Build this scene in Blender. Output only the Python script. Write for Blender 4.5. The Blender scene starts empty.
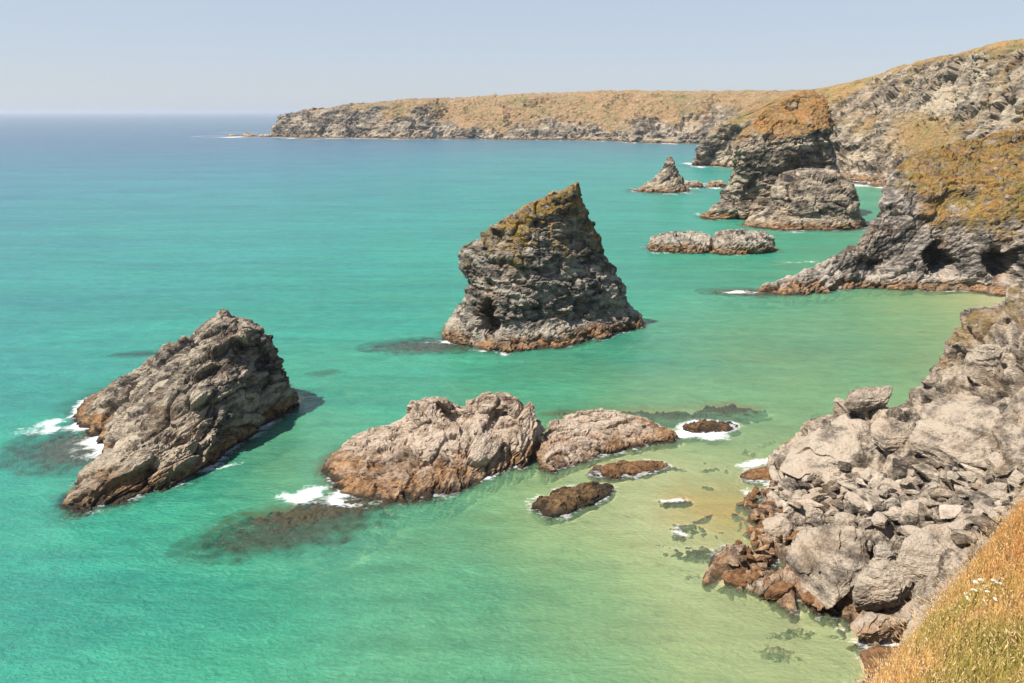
import bpy, math, random
import numpy as np

C = bpy.context.scene
COL = C.collection
rng = np.random.RandomState(11)
random.seed(5)
F = np.float32

# ------------------------------------------------------------------ camera model
H, FPX = 60.0, 796.0
TH = math.atan((341.5 - 112.0) / FPX)
CT, ST = math.cos(TH), math.sin(TH)

def kslope(py):
    v = (341.5 - py) / FPX
    return (ST - v * CT) / (CT + v * ST)          # drop per metre of Y

def at(px, Y, z):
    """world point on the vertical plane Y at height z seen in column px"""
    d = Y * CT + (H - z) * ST
    return ((px - 512.0) / FPX * d, Y, z)

def ground(px, py, z=0.0):
    return at(px, (H - z) / kslope(py), z)

# ------------------------------------------------------------------ noise
_T = {}
def tab(seed):
    if seed not in _T:
        r = np.random.RandomState(1000 + seed)
        p = r.permutation(256); p = np.concatenate([p, p]).astype(np.int32)
        g = r.normal(size=(256, 3)); g /= np.linalg.norm(g, axis=1)[:, None]
        u = r.rand(256, 3)
        _T[seed] = (p, g.astype(F), u.astype(F))
    return _T[seed]

def noise(p, seed=0):
    P, G, _ = tab(seed)
    i = np.floor(p); f = (p - i).astype(F); i = i.astype(np.int32) & 255
    u = f * f * f * (f * (f * 6 - 15) + 10)
    out = np.zeros(len(p), F)
    for dx in (0, 1):
        wx = u[:, 0] if dx else 1 - u[:, 0]
        a = P[(i[:, 0] + dx) & 255]
        for dy in (0, 1):
            wy = wx * (u[:, 1] if dy else 1 - u[:, 1])
            b = P[(a + i[:, 1] + dy) & 255]
            for dz in (0, 1):
                w = wy * (u[:, 2] if dz else 1 - u[:, 2])
                g = G[P[(b + i[:, 2] + dz) & 255]]
                out += w * (g[:, 0] * (f[:, 0] - dx) + g[:, 1] * (f[:, 1] - dy) + g[:, 2] * (f[:, 2] - dz))
    return out * 1.5

def fbm(p, octv=4, gain=0.5, seed=0):
    o = np.zeros(len(p), F); a = 1.0; q = p
    for k in range(octv):
        o += a * noise(q, seed + k % 4); a *= gain; q = q * 2.03 + 17.3
    return o

def ridged(p, octv=4, gain=0.5, seed=0):
    o = np.zeros(len(p), F); a = 1.0; q = p
    for k in range(octv):
        o += a * (1 - 2 * np.abs(noise(q, seed + k % 4))); a *= gain; q = q * 2.07 + 9.1
    return o

def worley(p, seed=0):
    P, G, U = tab(seed)
    i = np.floor(p).astype(np.int32)
    n = len(p)
    f1 = np.full(n, 9., F); f2 = np.full(n, 9., F); cid = np.zeros(n, np.int32); dv = np.zeros((n, 3), F)
    for dx in (-1, 0, 1):
        for dy in (-1, 0, 1):
            for dz in (-1, 0, 1):
                c = i + np.array([dx, dy, dz], np.int32)
                h = P[(P[(P[c[:, 0] & 255] + c[:, 1]) & 255] + c[:, 2]) & 255]
                d = (p - (c + U[h])).astype(F)
                r = np.sqrt((d * d).sum(1))
                m = r < f1
                f2 = np.where(m, f1, np.minimum(f2, r))
                f1 = np.where(m, r, f1); cid = np.where(m, h, cid)
                dv[m] = d[m]
    return f1, f2, cid, dv

def smooth(a, b, x):
    t = np.clip((x - a) / (b - a), 0, 1)
    return t * t * (3 - 2 * t)

# ------------------------------------------------------------------ mesh making
def make_mesh(name, V, quads, attr=None, mat=None, parent=None, smooth_sh=False, tris=None, attr_name='mask'):
    me = bpy.data.meshes.new(name)
    V = np.ascontiguousarray(V, np.float32)
    nq = 0 if quads is None else len(quads); nt = 0 if tris is None else len(tris)
    me.vertices.add(len(V)); me.vertices.foreach_set('co', V.ravel())
    loops = np.concatenate([x.ravel() for x in (quads, tris) if x is not None]).astype(np.int32)
    me.loops.add(len(loops)); me.loops.foreach_set('vertex_index', loops)
    me.polygons.add(nq + nt)
    st = np.concatenate([np.arange(nq) * 4, nq * 4 + np.arange(nt) * 3]).astype(np.int32)
    me.polygons.foreach_set('loop_start', st)
    me.polygons.foreach_set('use_smooth', np.full(nq + nt, smooth_sh))
    if attr is not None:
        a = me.attributes.new(attr_name, 'FLOAT_COLOR', 'POINT')
        a.data.foreach_set('color', np.ascontiguousarray(attr, np.float32).ravel())
    me.update(calc_edges=True)
    me.validate()
    if mat: me.materials.append(mat)
    o = bpy.data.objects.new(name, me); COL.objects.link(o)
    if parent: o.parent = parent
    return o

def grid_quads(nv, nu, wrap=False):
    i = np.arange(nv - 1)[:, None]; m = nu if wrap else nu - 1
    j = np.arange(m)[None, :]; j2 = (j + 1) % nu
    return np.stack([i * nu + j, i * nu + j2, (i + 1) * nu + j2, (i + 1) * nu + j], -1).reshape(-1, 4)

def grid_normals(G, wrap=False):
    if wrap:
        du = np.roll(G, -1, 1) - np.roll(G, 1, 1)
    else:
        du = np.gradient(G, axis=1)
    dv = np.gradient(G, axis=0)
    n = np.cross(du, dv); l = np.linalg.norm(n, axis=2, keepdims=True)
    return n / np.maximum(l, 1e-9)

def cat(P, t):
    """Catmull-Rom through rows of P (open) at parameters t (index units)"""
    n = len(P); i = np.clip(np.floor(t).astype(int), 0, n - 2); f = (t - i)
    f = f.reshape((-1,) + (1,) * (P.ndim - 1))
    p0 = P[np.maximum(i - 1, 0)]; p1 = P[i]; p2 = P[i + 1]; p3 = P[np.minimum(i + 2, n - 1)]
    return 0.5 * (2 * p1 + (p2 - p0) * f + (2 * p0 - 5 * p1 + 4 * p2 - p3) * f ** 2 + (3 * p1 - p0 - 3 * p2 + p3) * f ** 3)

def even(P, res, axis_mean=True):
    """index parameters that step evenly (about res metres) along the rows of P (n, m, 3)"""
    seg = np.linalg.norm(np.diff(P, axis=0), axis=2).max(1)
    t = [0.0]
    for k, s in enumerate(seg):
        m = max(1, int(math.ceil(s / res)))
        t += [k + (q + 1) / m for q in range(m)]
    return np.array(t)

def frame(n):
    n = np.array(n, float); n /= np.linalg.norm(n)
    a = np.cross(n, [0.3, 1, 0.2]); a /= np.linalg.norm(a); b = np.cross(n, a)
    return np.stack([a, b, n]).astype(F)

def displace(V, N, n=(0.3, 0.2, 1), blocks=((8, 1.2, .25), (3, .6, .3), (1.2, .25, .3)), stretch=2.0,
             rough=.25, freq=.35, seed=0, strata=.4, sfreq=.6, damp=1.0):
    M = frame(n)
    q = (V @ M.T).astype(F)
    q2 = q.copy(); q2[:, 2] *= stretch
    w = np.stack([fbm(q * .12, 3, seed=seed), fbm(q * .12 + 50, 3, seed=seed + 1), fbm(q * .12 + 90, 3, seed=seed + 2)], 1)
    d = np.zeros(len(V), F); tone = np.zeros(len(V), F)
    s0 = blocks[0][0]
    for k, (size, amp, tilt) in enumerate(blocks):
        f1, f2, cid, dv = worley((q2 + w * size * .3) / size, seed + 10 + k)
        _, G, U = tab(seed + 20 + k)
        e = amp * (U[cid, 0] - .5) * 2 + tilt * size * (dv * G[cid]).sum(1)
        e -= amp * .7 * np.exp(-((f2 - f1) / .06) ** 2)
        if k:                                             # some faces stay smooth, others are broken up
            e *= .12 + .88 * smooth(-.15, .35, fbm(q * (.9 / s0) + 31 * k, 3, seed=seed + 44 + k))
        d += e
        tone += (U[cid, 1] - .5) * (.6 if k else .4)
    s3 = q * np.array([.12, .12, 1.0], F) * sfreq + w * .5
    d += strata * .35 * ridged(s3, 3, .5, seed + 30)
    for o_, (fq, am) in enumerate(((sfreq * .55, 1.0), (sfreq * 1.6, .5))):
        t = q[:, 2] * fq + 1.1 * fbm(q * (.35 * fq) + 13 * o_, 3, .5, seed + 50 + o_)
        lay = np.floor(t); fr = t - lay
        hsh = np.modf(np.abs(np.sin(lay * 12.9898 + seed + o_) * 43758.5453))[0]
        reg = smooth(-.35, .3, noise(q * (.45 * fq) + 70 + 5 * o_, seed + 53))
        d += (strata * am * (.35 + 1.1 * hsh) * (fr - .5) * (.25 + .75 * reg)).astype(F)
        tone += (hsh - .5) * (.5 - .15 * o_) * reg
    d += rough * fbm(q2 * freq, 5, .55, seed + 34)
    V2 = V + N * (d * damp)[:, None]
    tone = np.clip(.5 + tone * .55 + .25 * noise(s3 * 1.7, seed + 40), 0, 1)
    return V2, tone

WEED_PTS = []
ROCK_PTS = []      # displaced vertices of everything that stands in the water, for water depth

def finish(name, G, wrap, mat, spec, band=2.6, wet=.7, grass=None, parent=None, sink=True, dents=(), post=None, gdamp=.5, tonef=None):
    if wrap and ((grid_normals(G, True) * (G - G.mean((0, 1)))).sum(-1)).mean() < 0: G = G[:, ::-1]
    nv, nu, _ = G.shape
    V = G.reshape(-1, 3).astype(F)
    N = grid_normals(G, wrap).reshape(-1, 3).astype(F)
    for (c, rad, push) in dents:
        c = np.array(c); rr = (((V - c) / np.array(rad)) ** 2).sum(1)
        wgt = np.exp(-np.clip(rr, 0, 30) ** 3)
        V = (V + wgt[:, None] * np.array(push)).astype(F)
    if dents:
        N = grid_normals(V.reshape(nv, nu, 3), wrap).reshape(-1, 3).astype(F)
    damp = np.ones(len(V), F)
    if wrap:                                              # thin crests keep their outline
        c = G.mean(1, keepdims=True); rad = np.sqrt(((G - c) ** 2).sum(-1)).mean(1) 
        damp = np.repeat(np.clip(.3 + .7 * rad / (spec['blocks'][0][0] * 1.1), .3, 1), nu).astype(F)
    if grass is not None:
        damp *= 1 - gdamp * np.clip(grass(V, N[:, 2], fbm(V * .12, 4, seed=3), fbm(V * .5, 4, seed=5)), 0, 1).astype(F)
    V, tone = displace(V, N, damp=damp, **spec)
    if post is not None: V = post(V)
    G2 = V.reshape(nv, nu, 3)
    N2 = grid_normals(G2, wrap)
    # smoothed normal for plant cover
    S = G2.copy()
    for _ in range(6):
        S[1:-1] = (S[:-2] + S[1:-1] * 2 + S[2:]) / 4
        if wrap: S = (np.roll(S, 1, 1) + 2 * S + np.roll(S, -1, 1)) / 4
        else: S[:, 1:-1] = (S[:, :-2] + 2 * S[:, 1:-1] + S[:, 2:]) / 4
    nz = grid_normals(S, wrap)[..., 2].ravel()
    nl = fbm(V * .12, 4, seed=3); nf = fbm(V * .5, 4, seed=5)
    z = V[:, 2]
    A = np.zeros((len(V), 4), F)
    A[:, 0] = smooth(band + 1.2, band - .6, z + nl * 1.5 + nf * .8)
    A[:, 1] = smooth(wet + .35, wet - .25, z + nl * .35 + nf * .35)
    if grass is not None:
        A[:, 2] = np.clip(grass(V, nz, nl, nf), 0, 1)
    A[:, 3] = np.clip(tone + .28 * np.exp(-((z - band - 2.2 + nl) / 1.8) ** 2), 0, 1)     # rock scoured clean above the weed line
    if tonef is not None: A[:, 3] = np.clip(A[:, 3] + tonef(V, nl, nf), 0, 1.6)
    o = make_mesh(name, V, grid_quads(nv, nu, wrap), A, mat, parent)
    if sink: ROCK_PTS.append(V[(z < .6) & (z > -9)])
    return o, V, A

def loft(levels, res, cap=.5):
    """levels: (z, [(px, Y), ...]) rings, same count; returns grid"""
    R = np.array([[at(px, Y, z) for px, Y in pts] for z, pts in levels])
    c = R[-1].mean(0)
    last = c + (R[-1] - c) * .12; last[:, 2] += cap
    R = np.concatenate([R, last[None]])
    K = R.shape[1]
    ref = R[min(1, len(R) - 2)]
    per = np.concatenate([R, R[:, :3]], 1)          # periodic padding
    per = np.concatenate([R[:, -1:], per], 1)       # index shift by 1
    seg = np.linalg.norm(np.roll(ref, -1, 0) - ref, axis=1)
    t = []
    for k in range(K):
        m = max(2, int(math.ceil(seg[k] / res)))
        t += [1 + k + q / m for q in range(m)]
    t = np.array(t)
    Ru = np.stack([cat(per[l], t) for l in range(len(R))])   # levels, nu, 3
    tv = even(Ru, res)
    return cat(Ru, tv)

# ------------------------------------------------------------------ node helper
class NT:
    def __init__(s, name, world=False):
        s.m = bpy.data.materials.new(name); s.m.use_nodes = True
        s.t = s.m.node_tree; s.t.nodes.clear()
        s.out = s.n('ShaderNodeOutputMaterial')
        s.pos = s.n('ShaderNodeNewGeometry').outputs['Position']
    def n(s, typ, **kw):
        nd = s.t.nodes.new(typ)
        for k, v in kw.items(): setattr(nd, k, v)
        return nd
    def link(s, a, b): s.t.links.new(a, b)
    def set(s, sock, v):
        if hasattr(v, 'is_output'): s.link(v, sock)
        elif isinstance(v, (tuple, list)) and len(v) == 3 and sock.type == 'RGBA': sock.default_value = (*v, 1)
        else: sock.default_value = v
    def math(s, op, a, b=None, clamp=False):
        nd = s.n('ShaderNodeMath', operation=op, use_clamp=clamp); s.set(nd.inputs[0], a)
        if b is not None: s.set(nd.inputs[1], b)
        return nd.outputs[0]
    def mapping(s, scale, rot=(0, 0, 0), loc=(0, 0, 0)):
        nd = s.n('ShaderNodeMapping'); s.link(s.pos, nd.inputs[0])
        nd.inputs['Scale'].default_value = scale if isinstance(scale, tuple) else (scale,) * 3
        nd.inputs['Rotation'].default_value = rot; nd.inputs['Location'].default_value = loc
        return nd.outputs[0]
    def noise(s, vec, scale=1, detail=6, rough=.55, dist=0, norm=True):
        nd = s.n('ShaderNodeTexNoise'); s.link(vec, nd.inputs['Vector'])
        nd.inputs['Scale'].default_value = scale; nd.inputs['Detail'].default_value = detail
        nd.inputs['Roughness'].default_value = rough; nd.inputs['Distortion'].default_value = dist
        return nd.outputs[0]
    def voro(s, vec, scale=1, feature='F1'):
        nd = s.n('ShaderNodeTexVoronoi', feature=feature); s.link(vec, nd.inputs['Vector']); nd.inputs['Scale'].default_value = scale
        return nd
    def ramp(s, fac, stops, interp='LINEAR'):
        nd = s.n('ShaderNodeValToRGB'); s.set(nd.inputs[0], fac); cr = nd.color_ramp; cr.interpolation = interp
        while len(cr.elements) > 1: cr.elements.remove(cr.elements[-1])
        for i, (p, c) in enumerate(stops):
            e = cr.elements[0] if i == 0 else cr.elements.new(p)
            e.position = p; e.color = (*c, 1) if isinstance(c, tuple) else (c, c, c, 1)
        return nd.outputs[0]
    def mix(s, f, a, b, blend='MIX'):
        nd = s.n('ShaderNodeMix', data_type='RGBA', blend_type=blend); s.set(nd.inputs[0], f); s.set(nd.inputs[6], a); s.set(nd.inputs[7], b)
        return nd.outputs[2]
    def bump(s, h, strength=.5, dist=1, normal=None):
        nd = s.n('ShaderNodeBump'); s.set(nd.inputs['Height'], h); nd.inputs['Strength'].default_value = strength
        nd.inputs['Distance'].default_value = dist
        if normal: s.link(normal, nd.inputs['Normal'])
        return nd.outputs[0]
    def attr(s, name):
        nd = s.n('ShaderNodeAttribute', attribute_name=name); sp = s.n('ShaderNodeSeparateColor'); s.link(nd.outputs['Color'], sp.inputs[0])
        return sp.outputs[0], sp.outputs[1], sp.outputs[2], nd.outputs['Alpha']
    def principled(s, col, rough=.8, normal=None, spec=.3):
        b = s.n('ShaderNodeBsdfPrincipled'); s.set(b.inputs['Base Color'], col); s.set(b.inputs['Roughness'], rough)
        s.set(b.inputs['Specular IOR Level'], spec)
        if normal: s.link(normal, b.inputs['Normal'])
        return b.outputs[0]

def rock_material(name, dark, mid, pale, scale=1.0, rot=(.4, .3, .2), ochre=(.30, .165, .075), grass=((.30, .16, .045), (.20, .16, .04), (.36, .23, .09)), paleness=.5, veins=.5, detail=1.0):
    dark, mid, pale = (tuple(x * q for x in c_) for c_, q in ((dark, .85), (mid, .9), (pale, .95)))
    s = NT(name)
    R, Gm, B, A = s.attr('mask')
    st = s.mapping((.12 * scale, .12 * scale, 1.0 * scale), rot)
    iso = s.mapping(.35 * scale)
    n1 = s.noise(st, .8, 8, .62, .6)
    n2 = s.noise(iso, .6, 7, .6)
    n3 = s.noise(iso, 4.5, 5, .65)
    v = s.math('ADD', s.math('MULTIPLY', n1, .42), s.math('MULTIPLY', n2, .38))
    v = s.math('ADD', v, s.math('MULTIPLY', A, .30))
    n4 = s.noise(iso, 15, 4, .7)
    v = s.math('ADD', s.math('SUBTRACT', v, .14), s.math('ADD', s.math('MULTIPLY', n3, .28), s.math('MULTIPLY', n4, .16)))
    c = s.ramp(v, [(.50, dark), (.61 - .06 * (paleness - .5), mid), (.735 - .10 * (paleness - .5), pale)])
    # quartz veins
    vv = s.noise(st, 2.2, 4, .55, 1.2)
    vein = s.ramp(vv, [(.60, 0.), (.66, 1.), (.70, 0.)])
    c = s.mix(s.math('MULTIPLY', vein, veins * .55), c, tuple(min(1, x * 1.35) for x in pale))
    # warm iron stain
    stn = s.ramp(s.noise(iso, .33, 5, .6), [(.5, 0.), (.68, 1.)])
    c = s.mix(s.math('MULTIPLY', stn, .5), c, s.mix(.55, c, (.34, .20, .09)))
    oc = s.mix(s.ramp(s.noise(iso, 2.4, 7, .68), [(.34, 0.), (.64, 1.)]), tuple(x * .3 for x in ochre), tuple(min(1, x * 1.7) for x in ochre))
    c = s.mix(s.math('MULTIPLY', R, s.ramp(s.noise(iso, .8, 5, .6), [(.35, .45), (.6, .92)])), c, oc)
    c = s.mix(s.math('MULTIPLY', Gm, .9), c, (.028, .022, .014))
    g = s.mix(s.ramp(s.noise(iso, .5, 6, .65), [(.35, 0.), (.65, 1.)]), grass[0], grass[1])
    g = s.mix(s.ramp(s.noise(iso, 3.0, 5, .7), [(.42, 0.), (.7, 1.)]), g, grass[2])
    if scale < .45:
        g = s.mix(s.math('MULTIPLY', s.ramp(s.noise(iso, .28, 5, .6, .3), [(.54, 0.), (.66, 1.)]), .6), g, (.14, .16, .05))
    bare = s.ramp(s.noise(iso, .9, 6, .65, .4), [(.36, .15), (.48, 1.)] if scale > .45 else [(.28, .4), (.42, 1.)])
    c = s.mix(s.math('MULTIPLY', B, bare), c, g)
    zc = s.n('ShaderNodeSeparateXYZ'); s.link(s.pos, zc.inputs[0])
    sandy = s.n('ShaderNodeMapRange'); s.link(s.math('ADD', zc.outputs[2], s.math('MULTIPLY', n3, .7)), sandy.inputs[0])
    sandy.inputs[1].default_value = .1; sandy.inputs[2].default_value = -.9          # sand has settled on the drowned foot
    c = s.mix(sandy.outputs[0], c, (.48, .39, .23))
    h = s.math('ADD', s.math('MULTIPLY', n1, .8), s.math('MULTIPLY', n3, .55))
    fine = s.noise(s.mapping((1.2 * scale, 1.2 * scale, 3.2 * scale), rot), 1.6, 6, .65)
    h = s.math('ADD', h, s.math('MULTIPLY', fine, .7 * detail))
    nrm = s.bump(h, .9, 1.3 / scale)
    tuft = s.noise(s.mapping(1.6 * min(1, scale * 1.2)), 1.0, 4, .6)
    nrm = s.bump(s.math('MULTIPLY', tuft, B), .8 if scale > .45 else .3, 1.2, nrm)
    ro = s.mix(Gm, (.88,) * 3, (.45,) * 3)
    s.link(s.principled(c, s.math('MULTIPLY', ro, 1.0), nrm, .25), s.out.inputs[0])
    return s.m

M_STACK = rock_material('dark slate rock', (.034, .031, .028), (.18, .157, .133), (.48, .42, .34), .8, (.25, .1, .3), grass=((.36, .20, .055), (.20, .17, .04), (.46, .30, .10)))
M_BIG = rock_material('brown grey slate', (.038, .033, .029), (.235, .19, .145), (.52, .43, .32), .5, (.15, .1, .3), grass=((.42, .18, .06), (.22, .15, .045), (.48, .30, .12)))
M_LEFT = rock_material('grey brown slate', (.037, .032, .028), (.195, .163, .13), (.50, .42, .32), .9, (.3, -.75, .2))
M_REEF = rock_material('pinkish tan rock', (.07, .05, .04), (.32, .235, .17), (.56, .45, .35), 1.0, (.2, .5, .1), ochre=(.30, .165, .075), paleness=.8)
M_SHORE = rock_material('pale shore rock', (.05, .042, .035), (.215, .178, .14), (.50, .415, .325), 1.25, (.35, .45, .3), ochre=(.30, .17, .085), paleness=.8, veins=.7)
M_CLIFF = rock_material('cliff rock', (.045, .04, .037), (.25, .205, .155), (.52, .43, .32), .38, (.3, .6, .2), grass=((.36, .19, .075), (.19, .15, .05), (.46, .32, .15)), paleness=.6)
M_SPUR = rock_material('cave headland rock', (.034, .031, .03), (.175, .152, .13), (.50, .43, .36), .7, (.3, .5, .2), grass=((.36, .175, .045), (.16, .145, .035), (.42, .27, .09)))
M_FAR = rock_material('far headland rock', (.045, .042, .04), (.25, .20, .15), (.50, .41, .30), .16, (.3, .6, .2), grass=((.34, .18, .085), (.20, .15, .06), (.46, .33, .18)), paleness=.6)
M_WET = rock_material('wet brown rock', (.025, .018, .012), (.10, .06, .03), (.26, .15, .07), 1.4, (.3, .3, .2), ochre=(.20, .10, .045))

M_WEEDY = rock_material('dark weedy rock', (.018, .014, .010), (.075, .05, .026), (.22, .14, .07), 1.4, (.3, .3, .2), ochre=(.125, .072, .03))

def tag(o, label=None, cat=None, group=None, kind=None):
    if label: o['label'] = label
    if cat: o['category'] = cat
    if group: o['group'] = group
    if kind: o['kind'] = kind
    return o

# ================================================================== sea stacks and islets
# ---- central stack
def ring(z, pts): return (z, pts)
mid = [
 (-6, [(436,210),(468,199),(503,194),(582,202),(650,224),(616,244),(540,247),(460,233)]),
 (0,  [(445,213),(475,203),(503,199),(578,206.5),(641,226),(612,239),(540,241),(468,230)]),
 (2.2,[(447,213),(477,204.5),(506,201),(580,208.5),(636,226),(608,238),(540,240),(470,230)]),
 (5,  [(455,214),(480,206.5),(509,203.5),(580,212),(626,226),(602,237),(540,239),(475,229)]),
 (9.4,[(466,215),(484,208),(512,205),(580,214),(623,225),(600,236),(540,238),(480,228)]),
 (14, [(468,216),(484,209),(514,206.5),(580,215),(617,225),(596,235),(540,236),(482,228)]),
 (20.5,[(462,217),(480,211),(516,209),(572,216),(604,224),(586,233),(538,234),(478,227)]),
 (24,[(464,217),(484,213),(518,211.5),(570,217),(600,224),(583,231),(538,231),(482,226)]),
 (28.5,[(490,218),(503,214.5),(526,213.5),(567,217.5),(594,223.5),(581,229),(540,229),(503,225)]),
 (35, [(526,219),(534,217.5),(547,217),(571,218),(586,222.5),(579,226),(560,226),(537,223.5)]),
 (39, [(556,220),(560,219),(565,218.6),(574,219),(581.5,221.5),(577,224),(569,224),(561,222.5)]),
 (41.2, [(573,221),(574,220.6),(575.5,220.4),(577.5,220.6),(579.5,221.5),(578,222.2),(576,222.4),(574,222)]),
]
def g_mid(V, nz, nl, nf):
    return smooth(23, 32, V[:, 2] + nl * 8 + nf * 6) * smooth(-.05, .3, nz + nf * .4 + nl * .2) * (.25 + .75 * smooth(-.6, -.1, nf + nl * .4)) * .97
cv = at(489, 205.5, 6.5)
o, _, _ = finish('sea_stack', loft(mid, .42), True, M_STACK,
    dict(n=(.25, -.15, 1), blocks=((10, .9, .10), (3.6, .5, .2), (1.4, .24, .24)), stretch=1.9, strata=.7, sfreq=.5, rough=.2, seed=1),
    band=2.2, wet=.5, gdamp=.15, grass=g_mid, dents=[(cv, (2.6, 6, 4.8), (2.5, 9.5, 0)), (at(470, 212, 2.0), (4, 4, 3), (2, 3, 0))])
tag(o, 'tall dark triangular sea stack with grassy sloping top and a cave at its left foot', 'sea stack')

# ---- left stack
left = [
 (-6, [(62,158),(98,133),(58,114),(88,109),(145,114.5),(195,120.5),(244,132),(274,143),(306,158),(276,178),(200,184),(108,173)]),
 (0,  [(75,154),(107,133),(72,116.5),(93,113.6),(147,119),(192,125),(236,136),(264,147),(297,158),(270,172),(200,178),(118,168)]),
 (2.5,[(92,154),(112,137),(98,122),(115,118.6),(155,121.5),(196,126.8),(238,137),(265,148),(295,158.5),(268,171),(200,176),(128,167)]),
 (5,  [(115,156),(122,141),(125,128),(142,124.5),(170,126),(204,130),(241,139.5),(266,149),(291,159),(265,169.5),(203,173),(143,166)]),
 (8,  [(140,157.5),(142,145),(148,135.5),(162,131.5),(184,131.5),(212,134.5),(245,142),(266,150.5),(284,160),(262,168),(206,170),(162,165)]),
 (12, [(163,158),(164,148),(170,141),(182,138),(198,137.5),(219,139.5),(246,145),(263,152),(273,159),(257,165),(216,166),(182,163)]),
 (15.5,[(190,158),(191,151),(196,146.5),(203,145),(213,144.5),(227,145.5),(244,149),(255,153.5),(263,158.5),(252,162.5),(224,163),(204,161)]),
 (18.5,[(205,157.5),(207,154),(211,152),(216,151),(222,151),(232,152),(243,153.5),(248,156),(250,158.5),(242,160.5),(226,161),(213,159.5)]),
 (19.8,[(216,157),(217,155.5),(219,155),(221,154.8),(224,154.8),(228,155.2),(230,155.8),(232,156.8),(233,158),(231,159),(225,159),(219,158)]),
 (21.4,[(219.5,156.6),(220,156.2),(221,156),(222,155.9),(223.5,155.9),(225,156),(226.5,156.3),(227,156.6),(227,157),(225,157.3),(223,157.3),(221,157)]),
]
o, _, _ = finish('sea_stack', loft(left, .34), True, M_LEFT,
    dict(n=(-.75, .25, .65), blocks=((8, .9, .14), (3.0, .4, .15), (1.1, .16, .2)), stretch=2.6, strata=.75, sfreq=.6, rough=.16, seed=7),
    band=2.4, wet=.75, dents=[(at(258, 149, 13), (4, 6, 8), (-1.5, 4.0, -1))])
tag(o, 'jagged grey-brown wedge-shaped sea stack nearest the left edge, white surf along its left foot', 'sea stack')

# ---- centre reef, larger western rock
reef = [
 (-5, [(310,126),(334,115),(400,111),(448,113.5),(504,120.5),(540,129),(548,138),(524,152),(480,155),(428,152),(372,146),(326,136)]),
 (0,  [(325,127.5),(345,119.5),(400,116),(447,118.7),(502,125.5),(537,132),(540,138),(520,147),(480,148),(430,146),(380,141),(340,134)]),
 (2.4,[(343,129.5),(368,124),(410,121),(453,123),(502,128.5),(535,134),(539,139),(520,145.5),(480,146),(430,144),(390,140.5),(356,135)]),
 (4.2,[(390,134),(396,130),(420,127),(458,126.8),(502,130.5),(532,135.5),(537,139.5),(518,144.3),(480,144.6),(432,143),(408,141),(394,138)]),
 (6,  [(411,136.5),(414,132.5),(430,131),(460,131),(500,133.5),(527,137),(532,140),(514,143.3),(480,143.6),(436,142),(418,141),(411,139)]),
 (7.8,[(413,137.5),(417,134.8),(430,134.3),(455,138.2),(498,136.5),(519,138),(523,140),(508,142.2),(482,142),(440,141.5),(422,140.6),(414,139.2)]),
 (8.8,[(418,138),(421,137),(430,136.6),(445,139),(495,138.6),(508,139),(512,140),(500,141),(484,141),(440,140.6),(426,140.2),(420,139.2)]),
]
o, _, _ = finish('reef_rock', loft(reef, .3, .2), True, M_REEF,
    dict(n=(-.30, -.42, .85), blocks=((6.5, .5, .12), (2.6, .26, .14), (.9, .1, .16)), stretch=2.0, strata=.62, sfreq=.75, rough=.12, seed=14),
    band=1.9, wet=.55, dents=[(at(461, 138, 8.6), (3.6, 7, 3.0), (0, .6, -3.0)), (at(489, 133, 5.8), (4.6, 4, 2.8), (0, 2.8, -.4)), (at(405, 132, 4.6), (3.2, 5, 2), (0, .8, -1.2))])
tag(o, 'large pinkish tan reef rock with two humps, orange waterline, foam at its left tip', 'rock')

reef2 = [
 (-5, [(528,135),(540,121),(575,124),(608,128.5),(650,134),(690,140),(672,149),(634,158),(592,160),(552,152)]),
 (0,  [(537,135.5),(547,127.3),(575,129.8),(606,134),(645,138.5),(676,141.5),(660,146.5),(630,151.5),(595,153.5),(558,148)]),
 (1.1, [(539,136),(550,129.5),(577,132),(606,136),(640,140),(661,142.8),(650,147),(626,150.5),(595,152.3),(560,147)]),
 (1.8, [(545,137),(556,132.5),(580,134.5),(606,138.5),(630,142),(639,144.5),(633,148),(620,150),(595,150.5),(564,146)]),
 (2.3, [(562,141),(568,138.5),(584,139),(604,142),(620,144.5),(625,146),(622,147.5),(612,148),(595,148.5),(574,145)]),
]
o, _, _ = finish('reef_rock', loft(reef2, .3, .2), True, M_REEF,
    dict(n=(.12, -.5, .85), blocks=((5, .4, .12), (2, .2, .13), (.8, .08, .16)), stretch=2.2, strata=.6, sfreq=.8, rough=.1, seed=19),
    band=1.1, wet=.4)
tag(o, 'low tan reef rock with a sloping top, touching the right end of the two-humped rock', 'rock')

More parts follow.
